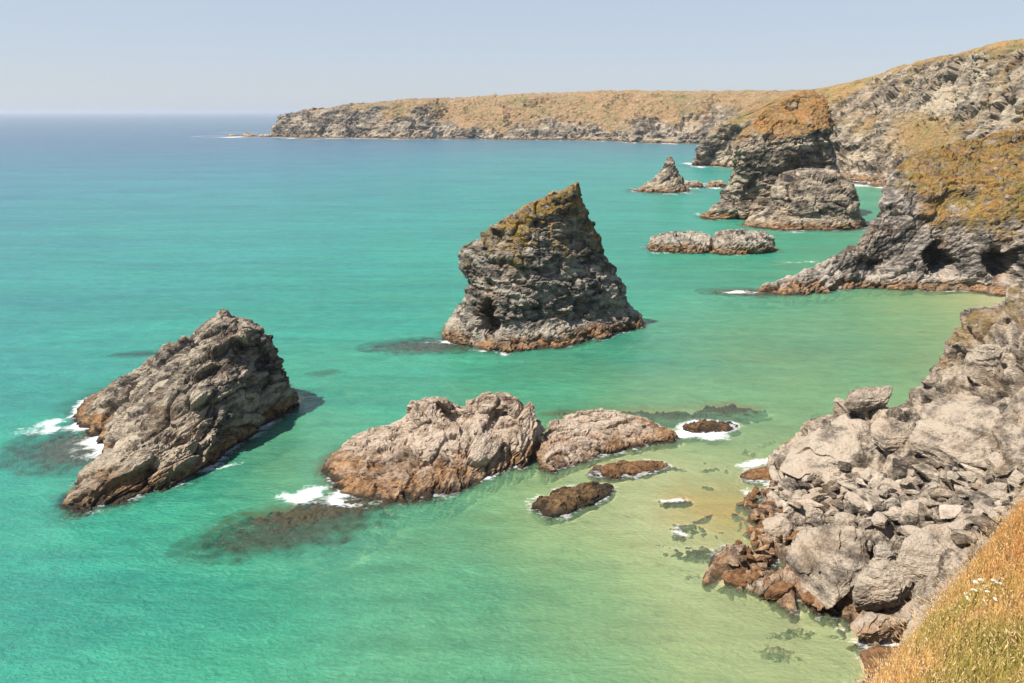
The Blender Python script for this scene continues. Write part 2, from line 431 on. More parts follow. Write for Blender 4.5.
# ---- big far stack with its lower buttress (one island, one mesh each, buttress is a part)
big = [
 (-6, [(698,474),(728,456),(770,450),(815,455),(846,475),(826,508),(770,518),(716,500)]),
 (0,  [(706,473),(730,464),(770,459),(810,462),(838,475),(820,502),(770,510),(724,495)]),
 (6,  [(713,473),(733,465),(772,461),(810,464),(838,475),(820,501),(770,508),(728,494)]),
 (10, [(724,474),(740,467),(774,463),(811,466),(837,475),(819,500),(770,507),(736,494)]),
 (22, [(728,475),(744,468),(775,464),(812,467),(837,476),(819,499),(770,506),(740,494)]),
 (31, [(733,475),(747,468),(776,464),(812,467),(833,476),(818,498),(772,505),(744,494)]),
 (39, [(728,476),(744,468),(776,464),(812,467),(830,476),(817,498),(774,504),(742,494)]),
 (46, [(738,478),(752,471),(778,466),(812,467),(829,476),(818,498),(778,504),(752,496)]),
 (51, [(748,480),(758,474),(782,471),(813,470),(830,478),(820,499),(782,504),(760,498)]),
 (57, [(757,484),(766,480),(786,479),(812,477),(830,482),(823,499),(789,504),(769,500)]),
 (64, [(775,489),(782,486),(794,486),(812,484),(827,487),(820,500),(797,503),(782,500)]),
 (69, [(791,492),(794,490),(800,490),(811,489),(821,491),(816,499),(804,501),(795,499)]),
 (72, [(801,494),(802.5,493),(805.5,493),(809.5,493),(813,494),(811,497),(807,498),(803.5,497)]),
]
def g_big(V, nz, nl, nf):
    return smooth(43, 50, V[:, 2] + nl * 5 + nf * 3) * smooth(.1, .4, nz + nf * .3)
o, _, _ = finish('sea_stack', loft(big, 1.0), True, M_BIG,
    dict(n=(.1, -.1, 1), blocks=((18, 2.2, .11), (7, 1.2, .2), (3, .55, .25)), stretch=1.9, strata=.9, sfreq=.2, rough=.7, freq=.16, seed=22),
    band=3.0, wet=.7, gdamp=.3, grass=g_big, dents=[(at(790, 464, 20), (6, 9, 14), (0, 9, 0)), (at(752, 468, 14), (5, 6, 8), (2, 5, 0))])
tag(o, 'tallest sea stack, blocky with a dry grass roof, standing offshore of the high cliff', 'sea stack')
big_o = o
bul = [
 (-6, [(735,440),(755,424),(790,413),(840,414),(870,428),(864,462),(810,474),(752,462)]),
 (0,  [(742,441),(760,429),(790,421),(835,421.5),(861,430),(857,455),(810,465),(760,457)]),
 (3,  [(748,442),(764,431),(793,423),(835,423),(860,431),(856,455),(810,464),(764,457)]),
 (7,  [(764,443),(774,434),(797,427),(836,426),(856,432),(853,454),(812,463),(774,456)]),
 (13, [(771,444),(779,434),(800,427),(836,426),(857,433),(853,454),(812,462),(780,456)]),
 (20, [(773,446),(783,438),(803,431),(833,431),(854,437),(850,453),(814,460),(784,455)]),
 (26, [(780,448),(789,443),(805,438),(828,438),(844,442),(840,452),(816,457),(792,454)]),
 (29.5,[(794,450),(798,448),(807,446),(818,446),(825,448),(823,452),(812,455),(800,453)]),
]
ob, _, _ = finish('buttress', loft(bul, .9), True, M_BIG,
    dict(n=(.1, -.1, 1), blocks=((13, 1.2, .08), (5, .6, .13), (2.4, .3, .18)), stretch=2.0, strata=.7, sfreq=.25, rough=.5, freq=.2, seed=27),
    band=2.6, wet=.7, parent=big_o)

# ---- low double rock
def low_rock(name, ringpts, levels, res, mat, seed, band, wet, n=(.6, -.2, .7), blocks=((5, .7, .12), (2.2, .45, .22), (1, .22, .26)), strata=.5, sf=.5, rough=.3, cap=.25):
    """ringpts: waterline (px,Y); levels: (z, shrink) about the centroid"""
    P = np.array([at(px, Y, 0) for px, Y in ringpts]); c = P.mean(0)
    L = []
    for z, sh, *off in levels:
        ox = off[0] if off else 0
        Q = c + (P - c) * sh; Q[:, 0] += ox
        L.append((z, [(512 + q[0] * FPX / (q[1] * CT + (H - z) * ST), q[1]) for q in Q]))
    return finish(name, loft(L, res, cap), True, mat, dict(n=n, blocks=blocks, stretch=2, strata=strata, sfreq=sf, rough=rough, seed=seed), band=band, wet=wet)[0]

o = low_rock('low_rock', [(647,361),(655,354),(684,349),(707,351),(713,361),(709,372),(684,374),(655,370)],
    [(-5,1.15),(0,1),(2.5,.95),(5,.84),(6.3,.6),(6.9,.2)], .7, M_STACK, 31, 3.2, .5)
tag(o, 'low dark orange-footed rock, left half of the split islet before the tallest stack', 'rock')
o = low_rock('low_rock', [(709,357),(717,347),(745,346),(768,350),(776,357),(765,367),(740,371),(714,368)],
    [(-5,1.12),(0,1),(3,.95),(5.5,.86),(7.5,.66),(8.2,.25)], .7, M_STACK, 33, 3.0, .5)
tag(o, 'low dark orange-footed rock, taller right half of the split islet before the tallest stack', 'rock')

# ---- small spire
sp = [
 (-6,[(626,640),(640,622),(665,616),(692,626),(692,655),(655,662)]),
 (0, [(634,640),(645,630),(665,624),(685,630),(685,650),(655,655)]),
 (4, [(642,640),(650,632),(667,627),(683,632),(683,648),(658,652)]),
 (9, [(652,641),(656,636),(668,631),(680,635),(680,647),(662,649)]),
 (16,[(661,641),(663,639),(669,636),(676,638),(676,645),(667,646)]),
 (22,[(665,641),(666,640),(670,638.5),(674,639.5),(674,643),(669,644)]),
 (26,[(668,641.4),(668.5,641),(670,640.5),(672,641),(672,642.3),(670,642.6)]),
]
o, _, _ = finish('rock_spire', loft(sp, .9), True, M_CLIFF,
    dict(n=(-.5, .1, .8), blocks=((8, 1.0, .1), (3.5, .6, .2)), strata=.5, sfreq=.3, rough=.4, seed=36), band=3.2, wet=.8)
tag(o, 'small pale pointed rock spire rising from the sea left of the tallest stack', 'rock')
o = low_rock('low_rock', [(681,676),(688,668),(698,669),(703,677),(695,687),(685,686)], [(-5,1.15),(0,1),(2.5,.9),(4,.55),(4.4,.2)], .9, M_CLIFF, 37, 2.5, .6)
tag(o, 'tiny brown rock just right of the pale pointed spire', 'rock')
o = low_rock('low_rock', [(707,680),(713,672),(722,674),(726,682),(720,690),(711,689)], [(-5,1.15),(0,1),(2.2,.9),(3.8,.55),(4.2,.2)], .9, M_CLIFF, 38, 2.5, .6)
tag(o, 'tiny brown rock at the left foot of the tallest stack, farther back', 'rock')
# islets off the far headland
for k, (px, Y, w, h, lab) in enumerate(((233, 2120, 9, 4, 'small flat dark skerry in surf, outermost rock off the far headland'),
                                       (249, 2110, 13, 9, 'small dark skerry between the outermost skerry and the far headland tip'),
                                       (264, 2090, 12, 6, 'low pale skerry joined almost to the far headland tip'))):
    pts = [(px - 6 * w / 9, Y), (px - 2, Y - 18), (px + 4, Y - 14), (px + 6 * w / 9, Y), (px + 2, Y + 18), (px - 4, Y + 14)]
    o = low_rock('skerry', pts, [(-5,1.2),(0,1),(h*.55,.75),(h,.3)], 3, M_FAR, 41 + k, 2, 1, blocks=((14, 2, .1), (6, 1, .2)))
    tag(o, lab, 'rock')

# ---- small rocks awash near the reef
o = low_rock('wet_rock', [(533,114.5),(550,110.5),(585,113.5),(610,118),(612,121),(590,121),(560,119)], [(-3,1.06),(0,1),(.5,.85),(.95,.5),(1.1,.15)], .25, M_WEEDY, 44, .9, .55, blocks=((3, .25, .1), (1.2, .2, .2), (.5, .08, .2)), strata=.15, sf=1, rough=.15)
tag(o, 'long low dark brown weedy rock alone in the shallows in front of the reef', 'rock')
o = low_rock('wet_rock', [(590,127.5),(600,124.5),(630,124.6),(655,127),(668,129.5),(650,131),(615,130)], [(-3,1.12),(-.3,1.05),(.1,.8),(.7,.45),(.9,.15)], .25, M_WET, 46, 1.4, .12, blocks=((3, .2, .1), (1.2, .15, .2), (.5, .08, .2)), strata=.15, sf=1, rough=.12)
tag(o, 'flat orange-brown rock just breaking the surface below the sloping reef rock', 'rock')
o = low_rock('wet_rock', [(682,147),(692,144.2),(715,144.2),(736,146.2),(730,149.5),(700,149.8)], [(-3,1.12),(-.2,1.05),(.15,.8),(.5,.45),(.6,.15)], .25, M_WET, 48, 1.6, .3, blocks=((3, .2, .1), (1.2, .18, .2), (.5, .08, .2)), strata=.2, sf=1, rough=.12)
tag(o, 'small brown rock in white surf off the right end of the reef', 'rock')

# ================================================================== land
# ---- cave headland
spur = [
 (-6, [(1180,254),(1024,256),(958,265),(898,268),(846,267),(792,261),(748,271),(800,290),(856,308),(900,340),(952,374),(1180,410)]),
 (0,  [(1180,262),(1024,263.5),(960,272),(900,275),(850,274),(800,265),(762,271),(803,283),(855,300),(893,331),(952,366),(1180,402)]),
 (4,  [(1180,264),(1024,266),(961,274),(903,277.5),(858,278),(812,271.5),(786,274.5),(816,284),(860,300),(894,331),(952,365),(1180,400)]),
 (7,  [(1180,267),(1024,269),(962,277),(908,280),(870,282),(836,279),(815,279.5),(835,287),(864,301),(896,331),(953,364),(1180,399)]),
 (12, [(1180,269),(1024,272),(963,280),(915,283),(882,285),(862,285),(848,287),(857,293),(872,305),(900,331),(955,362),(1180,396)]),
 (20, [(1180,273),(1024,276),(965,284),(923,287),(893,289),(877,290),(869,293),(875,299),(885,311),(905,331),(958,360),(1180,392)]),
 (29, [(1180,280),(1024,284),(970,291),(932,294),(904,296),(890,299),(884,303),(889,309),(898,319),(915,334),(962,358),(1180,388)]),
 (35, [(1180,291),(1024,295),(976,300),(942,302),(914,304),(898,307),(890,311),(895,316),(903,324),(920,336),(964,357),(1180,385)]),
 (40, [(1180,302),(1024,305),(985,309),(955,311),(928,313),(908,316),(899,319),(904,323),(912,329),(928,338),(968,355),(1180,381)]),
 (45, [(1180,314),(1024,317),(995,319),(972,321),(948,323),(932,325),(923,328),(927,331),(934,335),(948,341),(978,352),(1180,375)]),
 (49, [(1180,326),(1030,328),(1010,329),(994,331),(976,332),(968,333),(961,335),(966,337),(972,340),(982,344),(1005,350),(1180,368)]),
 (53, [(1180,336),(1070,338),(1058,339),(1048,340),(1040,341),(1034,342),(1030,343),(1034,345),(1040,347),(1048,349),(1066,352),(1180,362)]),
]
def g_spur(V, nz, nl, nf):
    z = V[:, 2]; pxx = 512 + V[:, 0] * FPX / (V[:, 1] * CT + (H - z) * ST)
    thr = 36 - 15 * smooth(890, 945, pxx)
    return smooth(-3, 4, z - thr + nl * 5 + nf * 2.5) * smooth(.0, .35, nz + nf * .4 + .1) * (.35 + .65 * smooth(-.55, -.1, nf * .8 + nl * .6))
o, _, _ = finish('cave_headland', loft(spur, .62), True, M_SPUR,
    dict(n=(-.45, -.1, .85), blocks=((12, 1.2, .10), (4.5, .75, .18), (1.8, .34, .24)), stretch=2.3, strata=.7, sfreq=.4, rough=.55, freq=.25, seed=50),
    band=2.4, wet=.3, grass=g_spur, gdamp=.35,
    dents=[(at(941, 279, 9.5), (5.0, 14, 5.0), (3, 20, -1.5)), (at(1001, 273, 9.5), (4.8, 14, 5.2), (3, 20, -1.5)), (at(868, 281, 6), (7, 5, 5), (1.5, 5, -1)), (at(955, 291, 30), (9, 6, 7), (0, 3.0, -1))])
tag(o, kind='structure')

# ---- profile terrain
def strip(cols, res_u, res_v):
    """cols: (x, y, inland angle deg, [(d, z), ...])"""
    P = []
    for x, y, ang, prof in cols:
        a = math.radians(ang); nx, ny = math.cos(a), math.sin(a)
        P.append([(x + nx * d, y + ny * d, z) for d, z in prof])
    P = np.array(P, float)                            # cols, rows, 3
    tu = even(P[:, :5], res_u)
    G = cat(P, tu)                                    # nu, rows, 3
    Gt = G.transpose(1, 0, 2)
    tv = even(Gt[:, ::8], res_v)
    # thin out the plateau
    keep = tv[(tv <= 5)]; far = np.linspace(5, Gt.shape[0] - 1, 26)[1:]
    tv = np.concatenate([keep, far])
    return cat(Gt, tv)

def bpt(px, Y): p = at(px, Y, 0); return p[0], p[1]

# far headland: rows = under water, waterline, cliff foot, mid, upper, edge, plateau, far plateau
def hp(h, foot=14, w=90, back=400, rise=1.12):
    return [(-25, -8), (0, 0), (10, foot), (w * .3, h * .40), (w * .62, h * .70), (w, h * .92), (w + 70, h), (w + back, h * rise), (w + back * 3, h * rise * .9)]
cols = []
for px, Y, ang, h, w, foot in ((292, 2330, 20, 56, 40, 20), (274, 2180, 20, 55, 36, 20), (271, 2100, 45, 50, 34, 22), (285, 2050, 75, 62, 60, 26), (330, 2000, 88, 74, 80, 26), (370, 1985, 92, 80, 80, 24), (415, 1935, 92, 86, 75, 30),
                            (450, 1945, 92, 88, 110, 22), (500, 1880, 92, 93, 130, 18), (550, 1850, 92, 97, 140, 18), (605, 1800, 92, 101, 150, 18), (640, 1690, 92, 100, 150, 20),
                            (680, 1640, 95, 99, 150, 20), (715, 1610, 85, 98, 150, 20), (760, 1540, 60, 98, 150, 20), (795, 1420, 40, 98, 150, 20), (830, 1300, 30, 98, 150, 20), (900, 1200, 60, 98, 150, 20)):
    x, y = bpt(px, Y)
    cols.append((x, y, ang, hp(h, foot, w)))
def g_far(V, nz, nl, nf):
    nn = fbm(V * .012, 4, seed=8)
    zz = V[:, 2] / 90.0
    pxx = 512 + V[:, 0] * FPX / (V[:, 1] * CT + (H - V[:, 2]) * ST)
    lo = .36 + .35 * smooth(470, 400, pxx) + .22 * smooth(600, 690, pxx)
    return smooth(-.10, .10, zz - lo + nn * .42 + nl * .12)
o, _, _ = finish('headland', strip(cols, 4.5, 4.0), False, M_FAR,
    dict(n=(-.5, .2, .8), blocks=((60, 6, .08), (24, 3.5, .14), (10, 1.5, .18)), stretch=1.6, strata=2.4, sfreq=.05, rough=1.6, freq=.05, seed=60),
    band=4, wet=1.5, grass=g_far, gdamp=.5)
tag(o, kind='structure')

# near cliffs: promontory to high cliff on the right
def cp(rows): return rows
cols = []
def colm(px, Y, ang, rows):
    x, y = bpt(px, Y); cols.append((x, y, ang, rows))
colm(880, 1230, 60, [(-20,-6),(0,0),(12,22),(40,52),(90,80),(130,92),(200,98),(500,104),(1200,104)])
colm(800, 1120, 35, [(-20,-6),(0,0),(14,20),(45,48),(95,74),(140,88),(220,97),(500,104),(1200,104)])
colm(735, 1020, 15, [(-20,-6),(0,0),(14,14),(45,36),(100,64),(150,82),(240,96),(500,103),(1200,104)])
colm(692, 955, 15, [(-12,-6),(0,0),(8,7),(18,22),(38,42),(62,57),(150,84),(420,98),(1200,104)])
colm(715, 935, 18, [(-12,-6),(0,0),(8,9),(18,26),(38,46),(62,60),(150,88),(420,98),(1200,103)])
colm(770, 880, 22, [(-14,-6),(0,0),(14,12),(40,36),(80,68),(120,96),(190,102),(470,104),(1200,105)])
colm(815, 800, 25, [(-16,-6),(0,0),(22,6),(46,36),(80,74),(110,105),(175,110),(450,111),(1200,111)])
colm(850, 745, 28, [(-16,-6),(0,0),(30,7),(50,38),(78,78),(102,107),(165,112),(430,113),(1200,113)])
colm(872, 700, 30, [(-16,-6),(0,0),(30,8),(48,40),(74,80),(95,109),(155,114),(420,115),(1200,115)])
colm(905, 640, 30, [(-16,-6),(0,0),(24,10),(42,42),(66,82),(86,110),(140,115),(400,116),(1200,116)])
colm(945, 585, 30, [(-16,-6),(0,0),(20,14),(36,44),(60,84),(80,110),(130,115),(400,116),(1200,116)])
colm(985, 535, 28, [(-16,-6),(0,0),(16,18),(32,50),(56,86),(74,110),(120,114),(400,116),(1200,116)])
colm(1030, 490, 26, [(-16,-6),(0,0),(16,20),(30,52),(52,86),(70,108),(115,113),(400,116),(1200,116)])
colm(1100, 450, 24, [(-16,-6),(0,0),(16,20),(28,52),(50,86),(68,107),(115,113),(400,115),(1200,115)])
colm(1200, 400, 20, [(-16,-6),(0,0),(14,20),(28,52),(50,86),(68,106),(115,112),(400,114),(1200,114)])
def scar(V, nl, nf):                                      # pale fresh rockfall scar high on the face
    pxx = 512 + V[:, 0] * FPX / (V[:, 1] * CT + (H - V[:, 2]) * ST)
    return .9 * smooth(1.1, .7, np.hypot((pxx - 940 + nl * 6) / 17, (V[:, 2] - 70 + nl * 5) / 12))
def g_cliff(V, nz, nl, nf):
    z = V[:, 2]; nn = fbm(V * .025, 4, seed=9)
    pxx = 512 + V[:, 0] * FPX / (V[:, 1] * CT + (H - z) * ST)
    top = smooth(-8, 8, z - (106 - 56 * smooth(890, 800, pxx) - 6 * smooth(960, 900, pxx)) + nn * 14 + nl * 5) 
    slope = smooth(.55, .78, nz + nf * .12 + nn * .12) * smooth(28, 45, z) * np.maximum(smooth(870, 800, pxx), smooth(100, 108, z)) + smooth(.12, .5, nn + nl * .35 + nf * .15) * .8 * smooth(30, 48, z)
    veg = np.exp(-(((pxx - 925) / 36) ** 2)) * smooth(66, 50, z + nn * 10) * smooth(12, 30, z) * 1.1
    veg = np.clip(veg + nn * .5, 0, 1) * smooth(12, 30, z) * smooth(.1, .5, veg)
    return np.maximum(np.maximum(top, slope * .9), veg) * (1 - .9 * smooth(1.2, .8, np.hypot((pxx - 940 + nl * 6) / 17, (z - 70 + nl * 5) / 12)))
o, _, _ = finish('cliff', strip(cols, 1.7, 1.5), False, M_CLIFF,
    dict(n=(-.55, .3, .75), blocks=((30, 4.5, .10), (12, 2.4, .16), (4.5, 1.0, .22)), stretch=1.4, strata=1.2, sfreq=.11, rough=.9, freq=.1, seed=66),
    band=3, wet=.9, grass=g_cliff, tonef=scar, gdamp=.75)
tag(o, kind='structure')

# ---- radial basis height surface
def rbf(pts, c=3.0, lin=True):
    P = np.array(pts, float); n = len(P)
    def phi(a, b): return np.sqrt(((a[:, None, :] - b[None]) ** 2).sum(-1) + c * c)
    A = np.zeros((n + 3, n + 3)); A[:n, :n] = phi(P[:, :2], P[:, :2]) - 1e-3 * np.eye(n)
    Q = np.concatenate([np.ones((n, 1)), P[:, :2]], 1); A[:n, n:] = Q; A[n:, :n] = Q.T
    w = np.linalg.solve(A, np.concatenate([P[:, 2], np.zeros(3)]))
    def f(xy):
        out = np.zeros(len(xy))
        for s in range(0, len(xy), 40000):
            x = xy[s:s + 40000]
            out[s:s + 40000] = phi(x, P[:, :2]) @ w[:n] + w[n] + x @ w[n + 1:]
        return out
    return f

# ---- rocky shore
sh = []
for px, py, z in (
  (885,642,0),(850,616,0),(800,604,0),(760,594,0),(722,585,-.1),(700,560,-1.8),(712,530,-2.6),(735,500,-2.2),(752,505,-.2),(748,535,-.1),(728,472,-2.2),(752,474,-.4),(762,464,0.2),(784,462,1.4),
  (690,610,-3.2),(760,630,-3.2),(830,665,-3.2),(900,700,-1.8),(650,545,-4),(690,500,-4),(690,470,-4),(730,448,-3.5),(770,436,-3.5),
  (800,446,3.6),(830,420,6.8),(845,408,8.6),(866,398,10.8),(890,408,10),(908,412,9.8),(922,408,10.5),(932,380,15),(934,364,17),(948,347,19),(975,328,22),(1005,313,25),(1030,304,27),(1090,280,33),
  (860,432,7.6),(900,432,9.4),(940,420,12),(980,400,15.5),(1024,378,20),(930,460,8.3),(985,450,11.8),(1024,440,15),
  (790,488,1.5),(830,480,3),(870,480,4.8),(920,490,7.2),(970,490,9.8),(1024,490,13),(780,530,1.3),(820,540,2.6),(870,550,4.4),(920,550,6.6),(970,560,9.2),
  (760,560,.5),(790,580,1.0),(840,585,2.0),(890,595,3.2),(930,600,5),(1000,560,11.2),(868,614,.9),(900,630,1.2),(960,640,6)):
    sh.append(ground(px, py, z))
base = list(sh)
for px, py, z, back in ((800,446,3.6,7),(830,420,6.8,9),(866,398,10.8,7),(890,408,10,7),(908,412,9.8,7),(928,372,16,8),(948,347,19,10),(975,328,22,11),(1005,313,25,12),(1030,304,27,13),(1090,280,33,15)):
    p = ground(px, py, z); sh.append((p[0] - back * .25, p[1] + back, -2.5)); sh.append((p[0] - back * .3, p[1] + back + 22, -4))
for x, y, z in ((125,120,36),(115,95,28),(100,80,20),(80,70,14),(62,68,7),(140,150,40),(140,175,-3),(45,62,-2),(30,75,-3),(25,100,-3.5),(25,130,-4),(30,160,-5),(60,175,-5),(100,185,-5)):
    sh.append((x, y, z))
f_shore = rbf(sh, 2.0)
xs = np.arange(22, 132, .27); ys = np.arange(68, 178, .27)
X, Yg = np.meshgrid(xs, ys)
Z = f_shore(np.stack([X.ravel(), Yg.ravel()], 1)).reshape(X.shape)
G = np.stack([X, Yg, Z], -1)
def g_shore(V, nz, nl, nf):
    return smooth(15.5, 20, V[:, 2] + nl * 4 + nf * 2.5) * smooth(.2, .55, nz + nf * .4) * smooth(.0, .5, nl + .35) * smooth(125, 138, V[:, 1])
o, SV, _ = finish('rocky_shore', G, False, M_SHORE,
    dict(n=(.55, -.45, .72), blocks=((8.5, 1.2, .24), (3.4, .6, .26), (1.25, .2, .24)), stretch=2.2, strata=.5, sfreq=.6, rough=.1, freq=.5, seed=70),
    band=.9, wet=.05, grass=g_shore)
tag(o, kind='structure')
SG = SV.reshape(len(ys), len(xs), 3)
def shore_hit(px, py):
    """first point of the rocky shore along the ray"""
    k = kslope(py)
    for Y in np.arange(75, 172, .2):
        z = H - k * Y
        x = at(px, Y, z)[0]
        i = int(round((x - 22) / .27)); j = int(round((Y - 68) / .27))
        if 0 <= i < len(xs) and 0 <= j < len(ys) and SG[j, i, 2] >= z:
            return np.array([x, Y, SG[j, i, 2]])
    return np.array(ground(px, py))

# ---- foreground grassy slope down to the sea
hill = [(28,62,6),(42,66,8),(60,75,14),(-15,32,6),(-35,18,6),(-45,0,8),(-10,45,-4),(12,66,-4),(30,72,-3),(-35,30,-4),(-55,0,-4),(60,60,30),(50,20,58),(60,-10,60),(0,-15,60),(30,-20,60),(-30,-20,52),(-60,-20,30),(75,70,30),(-20,4,42),(-12,-4,54),(0,0,57.9),(25,0,57.5)]
for t_ in range(-16, 27, 3):                              # brow of the slope, its grassy face and the drop beyond it
    ze = 45.8 + (.15 * t_ if t_ > 0 else .02 * t_ * t_)
    for s_, dz in ((-10, 7.6), (-6.5, 5.6), (-3.5, 3.3), (-1.6, 1.5), (0, 0), (1, -1.7), (2.5, -5.2), (5, -12.5), (9, -24), (15, -37), (24, -46)):
        hill.append((8.8 + .75 * t_ - .66 * s_, 16 + .66 * t_ + .75 * s_, max(ze + dz, 4)))
f_hill = rbf(hill, .8)
hx = np.arange(-62, 82, .35); hy = np.arange(-22, 74, .35)
X, Yg = np.meshgrid(hx, hy)
Z = f_hill(np.stack([X.ravel(), Yg.ravel()], 1)).reshape(X.shape)
def hill_g(V, nz, nl, nf): return smooth(22, 36, V[:, 2] + nl * 5)
o, HV, _ = finish('hillside', np.stack([X, Yg, Z], -1), False, rock_material('hillside soil', (.05, .04, .035), (.22, .18, .14), (.42, .36, .29), 1.2, grass=((.22, .12, .035), (.13, .11, .025), (.26, .16, .05))),
    dict(n=(.3, -.3, .8), blocks=((6, .25, .03), (2.5, .12, .05)), strata=.05, rough=.12, seed=77), band=2, wet=.3, grass=hill_g)
tag(o, kind='structure')
HG = HV.reshape(len(hy), len(hx), 3)
def hill_z(x, y):
    fi = np.clip((x + 62) / .35, 0, len(hx) - 1.001); fj = np.clip((y + 22) / .35, 0, len(hy) - 1.001)
    i = fi.astype(int); j = fj.astype(int); a = fi - i; b = fj - j
    Zg = HG[..., 2]
    return (Zg[j, i] * (1 - a) + Zg[j, i + 1] * a) * (1 - b) + (Zg[j + 1, i] * (1 - a) + Zg[j + 1, i + 1] * a) * b

# ---- grass: blades and plumes on the slope
s = NT('dry grass')
ca = s.n('ShaderNodeAttribute', attribute_name='tint').outputs['Color']
d = s.n('ShaderNodeBsdfDiffuse'); s.link(ca, d.inputs[0])
tr = s.n('ShaderNodeBsdfTranslucent'); s.link(ca, tr.inputs[0])
mx = s.n('ShaderNodeMixShader'); mx.inputs[0].default_value = .3; s.link(d.outputs[0], mx.inputs[1]); s.link(tr.outputs[0], mx.inputs[2]); s.link(mx.outputs[0], s.out.inputs[0])
M_GRASS = s.m

def in_view_slope(n, wide=False):
    x = rng.uniform(5, 24, n); y = rng.uniform(8, 30, n)
    if wide: x = rng.uniform(2, 34, n); y = rng.uniform(4, 34, n)
    z = hill_z(x, y)
    dd = y * CT + (H - z) * ST; px = 512 + x * FPX / dd
    k = (H - z) / y; v = (ST - k * CT) / (CT + k * ST); py = 341.5 - v * FPX
    m = (px > 850) & (px < 1075) & (py > 440) & (py < 730)
    if wide: m = ~m & (z > 39)
    return x[m], y[m], z[m], px[m], py[m]

def blades(n, hmin, hmax, width, seedhead, wide=False):
    x, y, z, px, py = in_view_slope(n, wide)
    n = len(x)
    p = np.stack([x, y, z], 1)
    q2 = np.stack([x, y, x * 0], 1).astype(F)
    clump = fbm(q2 * .9, 3, seed=4); clump2 = fbm(q2 * .35 + 7, 3, seed=6)
    h = rng.uniform(hmin, hmax, n) * (1 + .45 * clump)
    ang = rng.uniform(0, 2 * np.pi, n); lean = rng.uniform(.15, 1.1, n) * h
    side = np.stack([np.cos(ang), np.sin(ang), 0 * ang], 1) * (width * rng.uniform(.6, 1.4, n))[:, None]
    ld = ang + rng.normal(1.57, .5, n)
    wind = np.array([.35, .15, 0.])
    L = np.stack([np.cos(ld), np.sin(ld), 0 * ld], 1) * lean[:, None] + wind * h[:, None]
    up = np.array([0, 0, 1.])
    midp = p + L * .35 + up * (h * .6)[:, None]; tip = p + L + up * (h * .95)[:, None]
    # colour: straw, orange brown, olive and green by patches
    straw = np.array([.62, .42, .17]); orange = np.array([.52, .235, .07]); olive = np.array([.27, .25, .045]); green = np.array([.15, .24, .04]); red = np.array([.48, .17, .085])
    g = smooth(595, 655, py + clump * 45) * smooth(905, 945, px + clump2 * 50) * .5
    ol = smooth(.05, .5, clump2 + .3 * (rng.rand(n) - .5)) * .8
    up_or = smooth(600, 540, py + clump * 50)
    c = straw + (orange - straw) * np.clip(rng.rand(n) * .7 + up_or * .55, 0, 1)[:, None]
    c = c + (red - c) * (np.clip(up_or * .5 + .15, 0, 1) * rng.rand(n) * smooth(-.2, .4, clump))[:, None]
    c = c + (olive - c) * (ol * rng.rand(n))[:, None]
    c = c + (green - c) * (g * smooth(.0, .6, rng.rand(n) + .25))[:, None]
    c *= rng.uniform(.65, 1.3, n)[:, None]
    if not seedhead:
        V = np.stack([p - side, p + side, midp + side * .75, midp - side * .75, tip], 1)
        b = np.arange(n)[:, None] * 5
        return V.reshape(-1, 3), b + np.array([[0, 1, 2, 3]]), b + np.array([[3, 2, 4]]), np.repeat(c, 5, 0)
    # plume: thin stalk and a fat drooping head
    c = np.array([.72, .55, .28]) * rng.uniform(.75, 1.1, n)[:, None] + (np.array([.58, .28, .13]) - np.array([.72, .55, .28])) * (rng.rand(n) * .6)[:, None]
    hd = tip + (tip - midp) * .45 + L * .25; hw = rng.uniform(.012, .026, n)[:, None]
    sx = np.stack([np.cos(ang), np.sin(ang), 0 * ang], 1) * hw; sy = np.stack([-np.sin(ang), np.cos(ang), 0 * ang], 1) * hw
    hm = tip + (hd - tip) * .4 + up * .01
    V = np.stack([p - side * .4, p + side * .4, tip + side * .3, tip - side * .3, tip, hm + sx, hm + sy, hm - sx, hm - sy, hd], 1)
    b = np.arange(n)[:, None] * 10
    t = np.concatenate([b + np.array([[4, 5, 6]]), b + np.array([[4, 6, 7]]), b + np.array([[4, 7, 8]]), b + np.array([[4, 8, 5]]),
                        b + np.array([[9, 6, 5]]), b + np.array([[9, 7, 6]]), b + np.array([[9, 8, 7]]), b + np.array([[9, 5, 8]])])
    return V.reshape(-1, 3), b + np.array([[0, 1, 2, 3]]), t, np.repeat(c, 10, 0)

def grass_object(name, sets):
    Vs, Qs, Ts, Cs = [], [], [], []; off = 0
    for V, Q, T, c in sets:
        Vs.append(V); Qs.append(Q + off); Ts.append(T + off); Cs.append(np.concatenate([c, np.ones((len(c), 1))], 1)); off += len(V)
    o = make_mesh(name, np.concatenate(Vs), np.concatenate(Qs), np.concatenate(Cs), M_GRASS, None, True, np.concatenate(Ts), 'tint')
    return o
o = grass_object('grass', [blades(330000, .10, .32, .009, False), blades(60000, .3, .5, .007, False), blades(170000, .12, .34, .014, False, True)])
tag(o, kind='stuff')
o = grass_object('grass_seed_heads', [blades(26000, .28, .55, .006, True)])
tag(o, kind='stuff')

